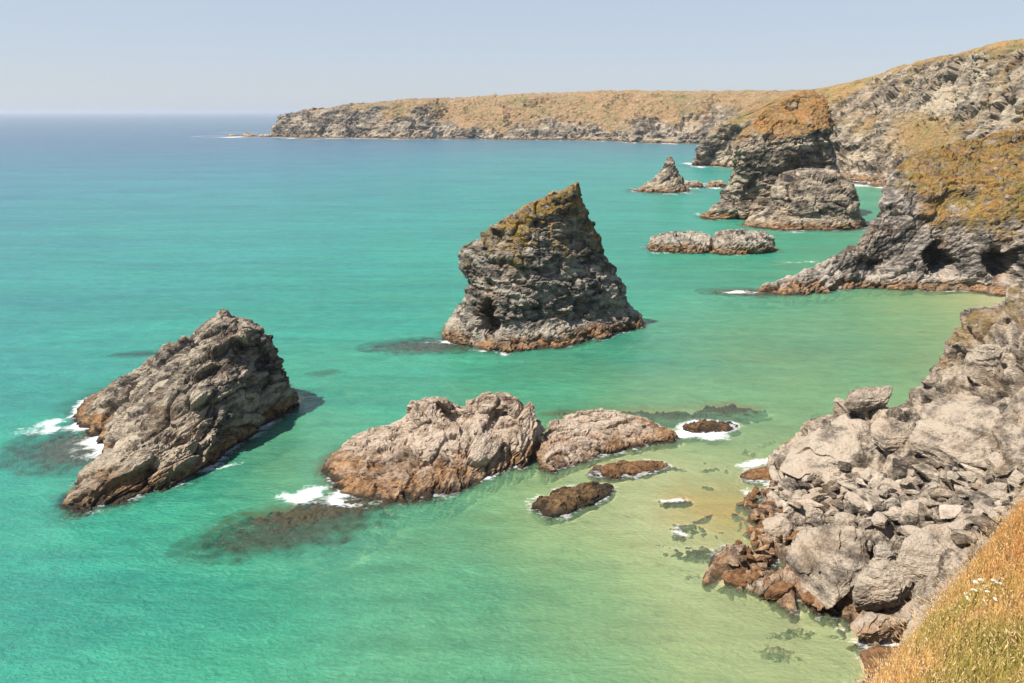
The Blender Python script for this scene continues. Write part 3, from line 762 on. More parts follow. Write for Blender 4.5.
# ---- white flower heads on the slope
def flower_mesh():
    V, Q, T = [], [], []
    fs = [];
    verts = [(-.004, 0, -.35), (.004, 0, -.35), (.003, 0, 0), (-.003, 0, 0)]; faces = [(0, 1, 2, 3)]
    return verts, faces
s = NT('white petals'); s.link(s.principled((.62, .60, .52), .7), s.out.inputs[0]); M_PETAL = s.m
s = NT('flower stalk'); s.link(s.principled((.14, .17, .05), .8), s.out.inputs[0]); M_STALK = s.m
def tube_mesh(name, r0, r1, z0, z1, mat, n=6):
    a = np.arange(n) * 2 * np.pi / n
    V = np.concatenate([np.stack([np.cos(a) * r0, np.sin(a) * r0, 0 * a + z0], 1), np.stack([np.cos(a) * r1, np.sin(a) * r1, 0 * a + z1], 1)])
    q = np.array([[i, (i + 1) % n, n + (i + 1) % n, n + i] for i in range(n)])
    me = make_mesh(name, V, q, mat=mat); return me
stalk0 = tube_mesh('stalk', .006, .004, 0, .38, M_STALK)
# umbel: many small five-sided florets on a shallow dome
V, T = [], []
for k in range(46):
    r = .075 * math.sqrt(rng.rand()); t = rng.rand() * 6.283
    c = np.array([r * math.cos(t), r * math.sin(t), .39 + .02 * (1 - (r / .075) ** 2)])
    b = len(V); V.append(c + [0, 0, .006])
    for q in range(5):
        V.append(c + [.016 * math.cos(q * 1.2566 + t), .016 * math.sin(q * 1.2566 + t), .002 * rng.randn()])
    T += [[b, b + 1 + q, b + 1 + (q + 1) % 5] for q in range(5)]
petal0 = make_mesh('flower_head', np.array(V), None, mat=M_PETAL, tris=np.array(T))
petal0.parent = stalk0 and None
fl = [(974,582),(968,590),(978,588),(986,585),(993,583),(1000,577),(975,592),(990,590),(996,577),(983,597),(966,597),(1003,580),(982,580),(992,598)]
first = None
for k, (px, py) in enumerate(fl):
    kk = kslope(py); hit = None
    for Y in np.arange(9, 30, .03):
        z = H - kk * Y; x = at(px, Y, z)[0]
        if hill_z(np.array([x]), np.array([Y]))[0] + .36 >= z: hit = (x, Y, z - .38); break
    if hit is None: continue
    e = bpy.data.objects.new('white_flower', None); COL.objects.link(e); e.location = hit
    e.rotation_euler = (rng.uniform(-.3, .1), rng.uniform(-.2, .2), rng.uniform(0, 6)); e.scale = (rng.uniform(.7, 1.15),) * 3
    tag(e, 'small white flat-topped wild flower head in the dry grass of the near slope', 'flower', 'white wild flowers on the grassy slope')
    if first is None:
        stalk0.parent = e; petal0.parent = e; first = e
    else:
        for src in (stalk0, petal0):
            c = src.copy(); COL.objects.link(c); c.parent = e

# ================================================================== boulders
ICO = {}
def ico(sub):
    if sub in ICO: return ICO[sub]
    t = (1 + 5 ** .5) / 2
    v = np.array([(-1,t,0),(1,t,0),(-1,-t,0),(1,-t,0),(0,-1,t),(0,1,t),(0,-1,-t),(0,1,-t),(t,0,-1),(t,0,1),(-t,0,-1),(-t,0,1)], float)
    f = [(0,11,5),(0,5,1),(0,1,7),(0,7,10),(0,10,11),(1,5,9),(5,11,4),(11,10,2),(10,7,6),(7,1,8),(3,9,4),(3,4,2),(3,2,6),(3,6,8),(3,8,9),(4,9,5),(2,4,11),(6,2,10),(8,6,7),(9,8,1)]
    v = [x / np.linalg.norm(x) for x in v]
    for _ in range(sub):
        cache = {}; nf = []
        def midv(a, b):
            k = (min(a, b), max(a, b))
            if k not in cache:
                m = v[a] + v[b]; v.append(m / np.linalg.norm(m)); cache[k] = len(v) - 1
            return cache[k]
        for a, b, c in f:
            ab, bc, ca_ = midv(a, b), midv(b, c), midv(c, a)
            nf += [(a, ab, ca_), (b, bc, ab), (c, ca_, bc), (ab, bc, ca_)]
        f = nf
    ICO[sub] = (np.array(v), np.array(f)); return ICO[sub]

def boulder_shape(seed, dims, sub=4, planes=11, sharp=14, rough=.05):
    r = np.random.RandomState(seed)
    D, Fc = ico(sub)
    n = r.normal(size=(planes, 3)); n /= np.linalg.norm(n, axis=1)[:, None]
    n = np.concatenate([n, [[0, 0, 1.], [0, 0, -1.]]]); n[:, 2] *= 1.2; n /= np.linalg.norm(n, axis=1)[:, None]
    d = r.uniform(.76, 1.0, len(n))
    q = np.maximum(D @ n.T, 1e-3) / d                     # 1/r per plane
    inv = (q ** sharp).sum(1) ** (1 / sharp)
    V = D / inv[:, None]
    V *= np.array(dims)
    sc = max(dims)
    V = V + D * (rough * sc * fbm((V / sc * 2.2 + seed).astype(F), 4, .55, seed % 7) + .4 * rough * sc * ridged((V / sc * np.array([2, 2, 7]) + seed).astype(F), 3, .5, seed % 5))[:, None]
    ax = r.normal(size=3) * (.5, .5, 1); ax /= np.linalg.norm(ax)
    t = (V @ ax) / sc * r.uniform(3, 5) + .8 * fbm((V / sc * 1.3 + seed).astype(F), 3, .5, 2)
    V = V + D * (sc * .07 * ((t - np.floor(t)) - .5) * smooth(-.3, .3, noise((V / sc * 1.4 + seed).astype(F), 3)))[:, None]
    return V, Fc

def place_boulder(name, seed, pos, dims, mat, rotz=0, tilt=(0, 0), label=None, group=None, sub=4, rough=.05, planes=16, band=.9, sharp=14):
    V, Fc = boulder_shape(seed, dims, sub, planes, sharp, rough)
    cx, sx = math.cos(tilt[0]), math.sin(tilt[0]); cy, sy = math.cos(tilt[1]), math.sin(tilt[1]); cz, sz = math.cos(rotz), math.sin(rotz)
    R = np.array([[cz, -sz, 0], [sz, cz, 0], [0, 0, 1]]) @ np.array([[cy, 0, sy], [0, 1, 0], [-sy, 0, cy]]) @ np.array([[1, 0, 0], [0, cx, -sx], [0, sx, cx]])
    V = V @ R.T
    W = (V + pos).astype(F)
    A = np.zeros((len(V), 4), F)
    nl = fbm(W * .3, 3, seed=2); tone = np.random.RandomState(seed + 5).uniform(.55, .9)
    A[:, 0] = smooth(band + .5, band - .4, W[:, 2] + nl * .6); A[:, 1] = smooth(.25, -.1, W[:, 2] + nl * .25)
    A[:, 3] = np.clip(tone + nl * .3, 0, 1)
    o = make_mesh(name, V, None, A, mat, tris=Fc); o.location = pos
    tag(o, label, 'rock' if 'slab' in name or 'rock' in name else 'boulder', group)
    m = W[:, 2] < .6
    if m.any(): ROCK_PTS.append(W[m])
    return o

M_PALE = rock_material('pale quartz rock', (.16, .13, .10), (.40, .33, .25), (.62, .52, .42), 1.25, paleness=.8)
big_b = [
 # name, px, py (centre), half sizes m (x,y,z), rotz, tilt, material, label, band
 ('boulder', 913, 512, (2.0, 1.6, 1.5), .35, (.25, .1), M_PALE, 'pale square block lying flat in the middle of the boulder field', -1),
 ('boulder', 832, 562, (4.3, 6.2, 1.7), -.6, (.42, -.22), M_SHORE, 'largest pale elongated boulder at the water side with an orange foot', 1.3),
 ('boulder', 880, 596, (4.0, 3.2, 2.8), .2, (.1, -.25), M_SHORE, 'big cracked boulder just above the waterline by the grass, surf below it', 1.2),
 ('boulder', 876, 628, (3.4, 1.8, 1.4), .1, (.1, 0), M_SHORE, 'brown boulder with its foot in surf below the big cracked boulder', 2.2),
 ('boulder', 824, 600, (2.6, 1.4, 1.1), .35, (.1, -.2), M_WET, 'orange-brown rounded boulder under the end of the largest pale boulder', 2.5),
 ('boulder', 738, 579, (2.3, 1.5, 1.0), .3, (.1, -.15), M_WET, 'orange-brown flat boulder at the outer water edge of the shore', 2.5),
 ('boulder', 780, 592, (2.4, 1.1, .8), .35, (.1, -.1), M_WET, 'long orange-brown boulder between two rounder orange ones at the water edge', 2.5),
 ('boulder', 787, 487, (1.5, 1.1, .9), .2, (0, .1), M_SHORE, 'light grey smooth boulder at the seaward edge of the boulder field', -1),
 ('boulder', 778, 532, (1.9, 2.6, 1.6), -.4, (.2, -.2), M_SHORE, 'upright pale boulder beside the orange stones at the wet edge', .8),
 ('boulder', 752, 537, (1.2, 1.0, .8), .2, (0, .1), M_WET, 'small rusty orange boulder left of the upright pale one', 2.5),
 ('boulder', 868, 402, (3.4, 2.8, 2.1), .1, (.1, -.1), M_SHORE, 'flat-topped block perched on the skyline of the low ridge', -1),
 ('slab', 955, 437, (5.2, 7.0, 3.0), -.5, (.42, -.1), M_SHORE, 'large smooth wedge-shaped slab leaning on the ridge with a dark crack under it', -1),
 ('slab', 836, 441, (8.5, 4.4, 2.0), .5, (.12, -.34), M_SHORE, 'smooth pale rounded slab forming the seaward nose of the ridge', 1.6),
 ('boulder', 884, 556, (1.6, 1.3, 1.2), .3, (.5, .4), M_STACK, 'dark stand-in boulder for the shadowed recess between two big pale boulders', -1),  # dark rock colour stands in for the shade of a hollow
 ('boulder', 935, 560, (4.4, 4.0, 2.2), .5, (.25, -.15), M_SHORE, 'broad speckled pale boulder below the grass edge', -1),
 ('boulder', 990, 446, (3.0, 1.8, 1.5), .2, (.1, -.3), M_SHORE, 'tan angular boulder jammed at the right end of the leaning slab', -1),
 ('boulder', 895, 440, (3.6, 3.0, 2.2), .4, (.3, -.2), M_SHORE, 'grey rounded rock mass between the pale nose and the leaning slab', -1),
 ('boulder', 985, 362, (3.4, 2.0, 2.6), .3, (.5, .2), M_SHORE, 'smooth grey block high on the ridge, right of the skyline notch', -1),
 ('boulder', 985, 497, (1.5, 1.0, 1.5), .6, (.5, -.5), M_SHORE, 'grey boulder standing on edge beside the grass edge', -1),
 ('rock', 765, 474, (4.8, 2.4, .9), .25, (0, -.05), M_WET, 'low brown rock awash with surf at the nose of the ridge', 2.0),
 ('rock', 888, 660, (2.8, 2.0, .9), .1, (0, 0), M_WET, 'brown rock awash at the foot of the grassy slope', 2.0),
]
for k, (nm, px, py, dims, rz, tl, mat, lab, band) in enumerate(big_b):
    p = shore_hit(px, py)
    if nm == 'slab': p[2] -= dims[2] * .3
    if nm == 'rock': p = np.array(ground(px, py, 0.0)); p[2] = .05
    else: p[2] += dims[2] * .12
    place_boulder({'slab': 'rock_slab', 'rock': 'awash_rock'}.get(nm, 'boulder'), 100 + k, p, dims, mat, rz, tl, lab, None, 6 if max(dims) > 3 else 5, .06, 20 if nm != 'slab' else 14, band, 26)

# the loose boulder field: shared meshes, individual objects
protos = []
for k in range(12):
    sz = np.random.RandomState(k).uniform(.75, 1.1, 3) * (1, .85, .7)
    V, Fc = boulder_shape(300 + k, sz, 4, 13, 22, .05)
    A = np.zeros((len(V), 4), F); A[:, 3] = np.clip(np.random.RandomState(k).uniform(.2, .9) + fbm(V.astype(F), 3) * .3, 0, 1)
    o = make_mesh('boulder', V, None, A, M_SHORE if k % 5 else M_PALE, tris=Fc)
    Ab = A.copy(); Ab[:, 0] = 1
    ob2 = make_mesh('boulder', V, None, Ab, M_WET if k % 2 else M_SHORE, tris=Fc)
    protos.append((o, ob2))
def inside(poly, x, y):
    c = False; n = len(poly)
    for i in range(n):
        x1, y1 = poly[i]; x2, y2 = poly[i - 1]
        if (y1 > y) != (y2 > y) and x < (x2 - x1) * (y - y1) / (y2 - y1) + x1: c = not c
    return c
zones = [
 ([(775,478),(800,470),(845,472),(890,486),(900,525),(868,528),(820,530),(790,515),(770,500)], 120, (.5, 1.5), 0,
   'rounded grey boulder in the loose boulder field under the ridge', 'loose grey boulders under the ridge'),
 ([(890,465),(960,472),(1020,470),(1010,515),(965,555),(930,540),(895,535)], 75, (.45, 1.6), 0,
   'angular grey-tan block in the tumbled rubble beside the grass edge', 'rubble blocks beside the grass edge'),
 ([(750,485),(775,500),(785,520),(775,560),(755,580),(722,580),(735,552),(748,520)], 60, (.35, .8), 1,
   'small wet brown stone at the low water edge of the shore', 'wet stones along the low water edge'),
 ([(795,520),(870,530),(900,560),(925,600),(890,570),(850,545),(800,545)], 22, (.4, .9), 0,
   'pale stone wedged in the gaps between the biggest boulders', 'pale stones between the biggest boulders'),
]
used = set()
for poly, n, (s0, s1), wetk, lab, grp in zones:
    xs_ = [p[0] for p in poly]; ys_ = [p[1] for p in poly]; got = []; tries = 0
    while len(got) < n and tries < 4000:
        tries += 1
        px, py = random.uniform(min(xs_), max(xs_)), random.uniform(min(ys_), max(ys_))
        if not inside(poly, px, py): continue
        p = shore_hit(px, py); sz = random.uniform(s0, s1) * (1.25 if random.random() < .15 else 1)
        if p[2] < -.8: continue
        if any(math.dist(p, q) < (sz + r) * .66 for q, r in got): continue
        got.append((p, sz))
        key = (random.randrange(12), wetk)
        src = protos[key[0]][wetk]
        if key in used: o = src.copy(); COL.objects.link(o)
        else: o = src; used.add(key)
        o.location = (p[0], p[1], p[2] + sz * .42); o.scale = (sz * random.uniform(.8, 1.3), sz * random.uniform(.75, 1.1), sz * random.uniform(.7, 1.1))
        o.rotation_euler = (random.uniform(-.35, .35), random.uniform(-.35, .35), random.uniform(0, 6.28))
        tag(o, lab, 'boulder', grp)
        if p[2] < .8:
            vv = rng.normal(size=(400, 3)); vv /= np.linalg.norm(vv, axis=1)[:, None]
            ROCK_PTS.append((vv * sz * .7 + p).astype(F))
for a, b in protos:
    for key, q in ((0, a), (1, b)):
        if (protos.index((a, b)), key) not in used: bpy.data.objects.remove(q)

# ---- submerged weed-covered rocks
s = NT('weed')
c = s.mix(s.noise(s.mapping(1.0), 1.5, 5, .6), (.016, .016, .009), (.075, .068, .03))
zc = s.n('ShaderNodeSeparateXYZ'); s.link(s.pos, zc.inputs[0])
mr = s.n('ShaderNodeMapRange'); s.link(s.math('ADD', zc.outputs[2], s.math('MULTIPLY', s.math('SUBTRACT', s.noise(s.mapping(.8), 1.6, 6, .65), .5), 1.6)), mr.inputs[0])
mr.inputs[1].default_value = -.55; mr.inputs[2].default_value = -1.2
c = s.mix(mr.outputs[0], c, (.48, .39, .23)); s.link(s.principled(c, .7, s.bump(s.noise(s.mapping(1.), 4, 5), .8, .3)), s.out.inputs[0]); M_WEED = s.m
M_LEDGE = M_WEED.copy(); M_LEDGE.name = 'weedy ledge'
for nd in M_LEDGE.node_tree.nodes:
    if nd.type == 'MAP_RANGE': nd.inputs[1].default_value = -1.8; nd.inputs[2].default_value = -3.0
weeds = [ # px, py, half x, half y, top z, label
 (728,410,6,3,-.25,'dark sunken weedy rock behind the surf off the reef tip'),
 (660,416,10.0,3,-.5,'faint sunken weedy ledge along the far side of the sloping reef rock'),
 (562,414,3.6,1.2,-.2,'dark sunken weedy rock behind the gap between the two reef rocks'),
 (316,512,10.5,3.6,.02,'dark sunken weedy ledge below the left tip of the two-humped rock'),
 (285,536,10.0,4.0,-.5,'faint sunken ledge trailing left from the two-humped rock'),
 (648,467,4.5,1.8,-.1,'sunken weedy rock at the right of the flat orange rock'),
 (675,501,3,1.2,-.1,'small weedy rock with a streak of foam in the sandy shallows'),
 (712,468,2.6,.6,-.35,'thin strip of weed on the sand off the nose of the ridge'),
 (708,486,1.3,.8,-.3,'small tuft of green weed on the orange sand'),
 (690,528,4,2.2,-.3,'patch of dark weed on the shallow sand left of the wet stones'),
 (664,545,2.2,.6,-.6,'faint patch of weed farthest out on the shallow sand'),
 (700,553,5,2.6,-.3,'patch of olive weed beside the outer wet stones'),
 (690,575,2.0,.8,-.6,'olive weed patch at the corner of the wet stones'),
 (727,607,1.2,.6,-.7,'small dark weed tuft below the flat orange boulder'),
 (790,632,4,1.2,-.45,'long dark weed strip in the cove by the grassy slope'),
 (778,652,3.0,1.8,-.5,'round olive weed patch lowest in the cove'),
 (836,636,2.0,.6,-.6,'faint weed patch near the surf below the cracked boulder'),
 (430,347,12.0,5.0,-.3,'dark sunken ledge off the left foot of the tall triangular stack'),
 (140,357,5.0,1.6,-.8,'faint dark sunken rock behind the left wedge stack'),
 (322,378,3.0,1.2,-1.2,'faint sunken rock between the wedge stack and the triangular stack'),
 (88,448,10.0,8.0,-.3,'dark sunken ledge under the surf at the left stack'),
 (752,293,12.0,5,-.1,'dark sunken rock in surf at the tip of the cave headland'),
]
for k, (px, py, hx_, hy_, zt, lab) in enumerate(weeds):
    p = np.array(ground(px, py, zt))
    p[2] = 0
    na, nr = 110, 40
    a = np.linspace(0, 2 * np.pi, na, endpoint=False); rr_ = np.linspace(.02, 1.6, nr)
    AA, RR = np.meshgrid(a, rr_)
    V = np.stack([hx_ * RR * np.cos(AA), hy_ * RR * np.sin(AA), 0 * AA], -1).reshape(-1, 3)
    ra = .38 if hx_ > 9 and px < 330 and py > 500 else rng.uniform(-.5, .6) * (1 if hx_ < 5 else .3)
    V = V @ np.array([[math.cos(ra), math.sin(ra), 0], [-math.sin(ra), math.cos(ra), 0], [0, 0, 1]])
    if hx_ < 5.5: zt -= .3
    w2 = (V + p).astype(F)
    rag = RR.ravel() * (1 + .55 * fbm(w2 * np.array([.35, .5, 0], F) + k, 3, seed=k % 6))
    zz = zt + .35 - 1.1 * rag ** 2 + .6 * fbm(w2 * .6, 4, .6, seed=k % 5) + .55 * fbm(w2 * 1.4, 3, .6, seed=3)
    V[:, 2] = np.where(zz > zt, zt + .2 * np.tanh(zz - zt) + .12 * fbm(w2 * 2.5, 2, seed=2), zz)
    o = make_mesh('sunken_rock', V, grid_quads(nr, na, True), None, M_WEED if hx_ < 5.5 else M_LEDGE, smooth_sh=True); o.location = p
    tag(o, lab, 'sunken rock', 'weed-covered rocks under water')
    fy = at(px, p[1], 0)
    kk = np.linspace(0, 1, 3)
    for q in range(3): WEED_PTS.append((V + p + np.array([rng.uniform(-.25, .25), rng.uniform(-.25, .25), 0])).astype(F))

# ================================================================== sea bed and sea
dp = []
for px, py, d_ in ((1000,306,.5),(960,312,1.2),(900,340,1.9),(900,310,1.7),(860,380,2.1),(820,330,2.4),(800,300,3.2),(760,350,2.2),(700,330,3.2),(640,350,3.8),(600,385,3.2),(700,390,2.2),(760,410,1.8),(560,405,3.4),
    (640,480,.65),(600,440,1.3),(560,490,1.15),(520,520,1.7),(480,560,2.8),(580,560,1.5),(650,600,1.05),(700,640,.95),(560,640,2.2),(500,683,3.2),(620,683,2.0),(720,683,1.05),(820,683,.85),(400,640,3.4),(300,600,4.6),(300,683,4.6),(380,560,3.6),
    (150,600,6.5),(0,500,8),(0,683,7.5),(400,400,4.8),(330,440,3.6),(280,460,3.0),(240,520,4.6),(300,400,4.6),(100,350,10),(300,300,8.5),(420,330,7),(550,250,8),(550,370,4),(0,250,14),(150,250,12.5),(700,200,8),(700,270,5),(850,210,4.5),(860,245,3.5),(880,190,4),
    (300,180,19),(0,180,24),(500,160,18),(650,160,14),(0,150,40),(300,150,38),(500,148,26),(680,150,22),(0,130,60),(250,135,60),(0,120,70),(900,118,70)):
    p = ground(px, py); r = math.hypot(p[0], p[1] + 20)
    dp.append((math.atan2(p[0], p[1] + 20) * 2.2, math.log(r), math.log(d_)))
f_dep = rbf(dp, .06)
def sand_depth(x, y):
    r = np.hypot(x, y + 20)
    q = np.stack([np.arctan2(x, y + 20) * 2.2, np.log(np.clip(r, 60, 6000))], 1)
    q[:, 0] = np.clip(q[:, 0], -2, 2)
    d = np.exp(np.clip(f_dep(q), -1.2, 4.4))
    p = np.stack([x, y, 0 * x], 1).astype(F)
    sc = np.clip(d, .3, 20)
    return d * (1 + .16 * fbm(p * np.array([.03, .06, 0], F), 4, seed=12) + .05 * fbm(p * np.array([.2, .4, 0], F), 3, seed=13))

def axis(lo, hi, step, far_lo, far_hi, g):
    a = list(np.arange(lo, hi, step))
    st = step; x = a[-1]; up = []
    while x < far_hi: st *= g; x += st; up.append(x)
    st = step; x = a[0]; dn = []
    while x > far_lo: st *= g; x -= st; dn.append(x)
    return np.array(dn[::-1] + a + up)
wx = axis(-120, 125, .5, -60000, 60000, 1.045)
wy = axis(62, 300, .5, -3000, 70000, 1.022)
X, Yg = np.meshgrid(wx, wy); x = X.ravel(); y = Yg.ravel()
sd = sand_depth(x, y)
bed = -sd.copy()
# sea bed sheet (coarser)
bx = axis(-120, 125, 1.6, -60000, 60000, 1.12); by = axis(62, 300, 1.6, -3000, 70000, 1.10)
BX, BY = np.meshgrid(bx, by); bz = -sand_depth(BX.ravel(), BY.ravel())
s = NT('sand')
n1 = s.noise(s.mapping((.05, .09, .05)), 1, 6, .6)
c = s.ramp(n1, [(.3, (.42, .35, .20)), (.7, (.56, .47, .28))])
c = s.mix(s.ramp(s.noise(s.mapping((.25, .4, .25)), 1, 6, .65), [(.55, 0.), (.75, 1.)]), c, (.30, .24, .13))
b_ = ground(735, 505); vm = s.n('ShaderNodeVectorMath', operation='DISTANCE'); s.link(s.pos, vm.inputs[0]); vm.inputs[1].default_value = (b_[0], b_[1], -.8)
orr = s.math('ADD', vm.outputs['Value'], s.math('MULTIPLY', s.noise(s.mapping(.12), 1, 4), 10))
c = s.mix(s.math('MULTIPLY', s.ramp(s.math('DIVIDE', orr, 22.), [(.35, 1.), (.9, 0.)]), .9), c, (.56, .27, .08))
s.link(s.principled(c, .9), s.out.inputs[0])
o = make_mesh('seabed', np.stack([BX.ravel(), BY.ravel(), bz - .05], 1), grid_quads(len(by), len(bx)), mat=s.m, smooth_sh=True)
tag(o, kind='structure')

# depth below each water vertex, from the rocks that stand there
hm = bed.reshape(X.shape).copy()
P = np.concatenate(ROCK_PTS)
i = np.clip(np.searchsorted(wx, P[:, 0] , 'left'), 1, len(wx) - 1); i -= (P[:, 0] - wx[i - 1] < wx[i] - P[:, 0])
j = np.clip(np.searchsorted(wy, P[:, 1], 'left'), 1, len(wy) - 1); j -= (P[:, 1] - wy[j - 1] < wy[j] - P[:, 1])
rock = np.full(X.shape, -50.); np.maximum.at(rock, (j, i), P[:, 2])
r2 = rock.copy()
for dj, di in ((0, 1), (0, -1), (1, 0), (-1, 0)):
    r2 = np.maximum(r2, np.where(rock < -40, np.roll(rock, (dj, di), (0, 1)), -50))
hm = np.maximum(hm, r2)
dep = np.clip(-hm, 0, 80)
# surf: where rock meets the surface, plus the breaking patches
near = (r2 > -.35).astype(float)
P = np.concatenate(WEED_PTS)
i = np.clip(np.searchsorted(wx, P[:, 0]), 1, len(wx) - 1); j = np.clip(np.searchsorted(wy, P[:, 1]), 1, len(wy) - 1)
wd = np.full(X.shape, -50.); np.maximum.at(wd, (j, i), P[:, 2])
w3_ = wd.copy()
for dj, di in ((0, 1), (0, -1), (1, 0), (-1, 0)):
    w3_ = np.maximum(w3_, np.where(wd < -40, np.roll(wd, (dj, di), (0, 1)), -50))
hm = np.maximum(hm, w3_); dep = np.clip(-hm, 0, 80)
sp_ = near.copy()
for _ in range(3):
    sp_ = np.maximum(sp_, .72 * np.maximum.reduce([np.roll(sp_, 1, 0), np.roll(sp_, -1, 0), np.roll(sp_, 1, 1), np.roll(sp_, -1, 1)]))
pw = np.stack([x, y, 0 * x], 1).astype(F)
nfo = fbm(pw * .22, 4, seed=15).reshape(X.shape); nfo2 = fbm(pw * .05, 3, seed=16).reshape(X.shape)
foam = sp_ * np.clip(.42 + nfo2 * .8 + nfo * .5, 0, 1.1) * .76
for px, py, rx, ry, rot, amt in ((70,425,7,3.2,.2,1.1),(92,447,6,2.4,-.9,1.0),(318,494,5.5,2.2,.15,1.25),(340,503,4.5,1.2,-.1,1.0),(352,487,2,1,0,.8),(688,434,5.5,1.6,-.08,1.3),(705,438,4.5,.9,-.1,.9),(745,292,6,2.2,.1,1.1),(455,341,6,1.7,.25,1.0),(485,351,5,1,-.2,.7),
     (140,492,6,.8,.45,.8),(195,472,6,.6,.5,.8),(235,452,4,.6,.6,.6),(762,462,4,1,.35,1.2),(745,478,2,1.2,.6,.7),(752,494,1.5,2.5,.2,.7),(888,641,3.2,.8,-.1,1.2),(670,500,2.2,.5,.1,.9),(735,265,14,1.6,.05,.25),(655,190,9,4,0,.6),(775,226,9,3,0,.7),(800,262,10,1.6,.1,.5),(700,165,14,6,0,.8),(745,165,20,6,0,.6),(618,477,3,.4,0,.5),(650,247,6,2,0,.5),(240,132.8,60,22,0,.7),(330,139,60,12,0,.6),(430,139.6,60,10,0,.4)):
    c0 = ground(px, py); ca_, sa_ = math.cos(rot), math.sin(rot)
    dx, dy = X - c0[0], Yg - c0[1]
    u = (dx * ca_ + dy * sa_) / (rx * 1.25); v = (-dx * sa_ + dy * ca_) / (ry * 1.35)
    foam = np.maximum(foam, amt * np.exp(-(u * u + v * v) * 1.0) * np.clip(.75 + nfo * .8, 0, 1.3))
dep2 = dep.ravel()
zw = (.15 * fbm(pw * np.array([.10, .17, 0], F), 3, seed=17) + .035 * noise(pw * np.array([.45, .7, 0], F), 18))
fade = np.clip(1.5 - (np.hypot(x, y) / 400), 0, 1)
zw = zw * fade
A = np.zeros((len(x), 4), F); A[:, 0] = np.clip(sd, 0, 80); A[:, 2] = dep2; A[:, 1] = np.clip(foam.ravel(), 0, 1.4); A[:, 3] = 1
s = NT('sea water')
at_ = s.n('ShaderNodeAttribute', attribute_name='water'); spc = s.n('ShaderNodeSeparateColor'); s.link(at_.outputs['Color'], spc.inputs[0])
D_, Fm, Dr = spc.outputs[0], spc.outputs[1], spc.outputs[2]
# uneven clouds of suspended sand
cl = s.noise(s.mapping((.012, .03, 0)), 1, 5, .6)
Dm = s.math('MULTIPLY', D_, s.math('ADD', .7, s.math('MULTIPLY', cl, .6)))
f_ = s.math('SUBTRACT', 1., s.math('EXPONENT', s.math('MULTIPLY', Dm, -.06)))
body = s.ramp(f_, [(.0, (.25, .29, .13)), (.08, (.15, .295, .15)), (.16, (.075, .265, .155)), (.25, (.034, .24, .152)), (.38, (.018, .212, .155)), (.53, (.018, .188, .172)), (.70, (.024, .155, .18)), (.88, (.03, .11, .165)), (1., (.032, .080, .13))])
opac = s.math('SUBTRACT', 1., s.math('EXPONENT', s.math('MULTIPLY', Dr, -.36)))
w1 = s.noise(s.mapping((1.3, 2.0, 0), (0, 0, .25)), 1, 5, .62)
w2 = s.noise(s.mapping((.22, .42, 0), (0, 0, -.2)), 1, 4, .6, .4)
w3 = s.noise(s.mapping((.03, .09, 0), (0, 0, .1)), 1, 4, .55)
hgt = s.math('ADD', s.math('MULTIPLY', w1, .26), s.math('ADD', s.math('MULTIPLY', w2, .42), s.math('MULTIPLY', w3, .9)))
nrm = s.bump(hgt, 1.0, 1.3)
# light and shade of ripples, then wave streaks, painted into the body colour
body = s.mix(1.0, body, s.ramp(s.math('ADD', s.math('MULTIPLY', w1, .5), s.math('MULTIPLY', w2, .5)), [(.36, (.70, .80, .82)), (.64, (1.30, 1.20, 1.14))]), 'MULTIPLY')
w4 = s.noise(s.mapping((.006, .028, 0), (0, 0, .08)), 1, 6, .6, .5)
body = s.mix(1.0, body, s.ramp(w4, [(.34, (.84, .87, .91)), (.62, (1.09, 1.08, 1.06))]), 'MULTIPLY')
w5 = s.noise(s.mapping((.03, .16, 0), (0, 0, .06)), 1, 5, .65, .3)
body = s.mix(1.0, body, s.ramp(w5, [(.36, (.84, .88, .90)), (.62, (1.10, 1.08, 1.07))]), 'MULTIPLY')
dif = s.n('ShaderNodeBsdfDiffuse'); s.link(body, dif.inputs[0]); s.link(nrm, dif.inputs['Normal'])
trn = s.n('ShaderNodeBsdfTransparent')
tint = s.mix(s.math('SUBTRACT', 1., s.math('EXPONENT', s.math('MULTIPLY', Dr, -.5))), (1, 1, 1), (.52, .85, .60)); s.link(tint, trn.inputs[0])
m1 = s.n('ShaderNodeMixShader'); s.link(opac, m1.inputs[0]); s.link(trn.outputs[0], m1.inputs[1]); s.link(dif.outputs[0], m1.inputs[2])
gl = s.n('ShaderNodeBsdfGlossy'); gl.inputs['Roughness'].default_value = .24; s.link(nrm, gl.inputs['Normal']); gl.inputs[0].default_value = (1, 1, 1, 1)
fr = s.n('ShaderNodeFresnel'); fr.inputs['IOR'].default_value = 1.33; s.link(nrm, fr.inputs['Normal'])
m2 = s.n('ShaderNodeMixShader'); s.link(s.math('MULTIPLY', fr.outputs[0], .65), m2.inputs[0]); s.link(m1.outputs[0], m2.inputs[1]); s.link(gl.outputs[0], m2.inputs[2])
fo = s.n('ShaderNodeBsdfDiffuse'); fo.inputs[0].default_value = (.86, .88, .88, 1)
fn = s.noise(s.mapping((.9, 1.3, 0)), 1, 7, .68, .8)
fm = s.ramp(s.math('ADD', s.math('MULTIPLY', Fm, .75), s.math('SUBTRACT', fn, .5)), [(.22, 0.), (.42, .4), (.72, 1.)])
m3 = s.n('ShaderNodeMixShader'); s.link(s.math('MULTIPLY', fm, .92), m3.inputs[0]); s.link(m2.outputs[0], m3.inputs[1]); s.link(fo.outputs[0], m3.inputs[2])
s.link(m3.outputs[0], s.out.inputs[0])
o = make_mesh('sea', np.stack([x, y, zw], 1), grid_quads(len(wy), len(wx)), A, s.m, smooth_sh=True, attr_name='water')
tag(o, kind='structure')

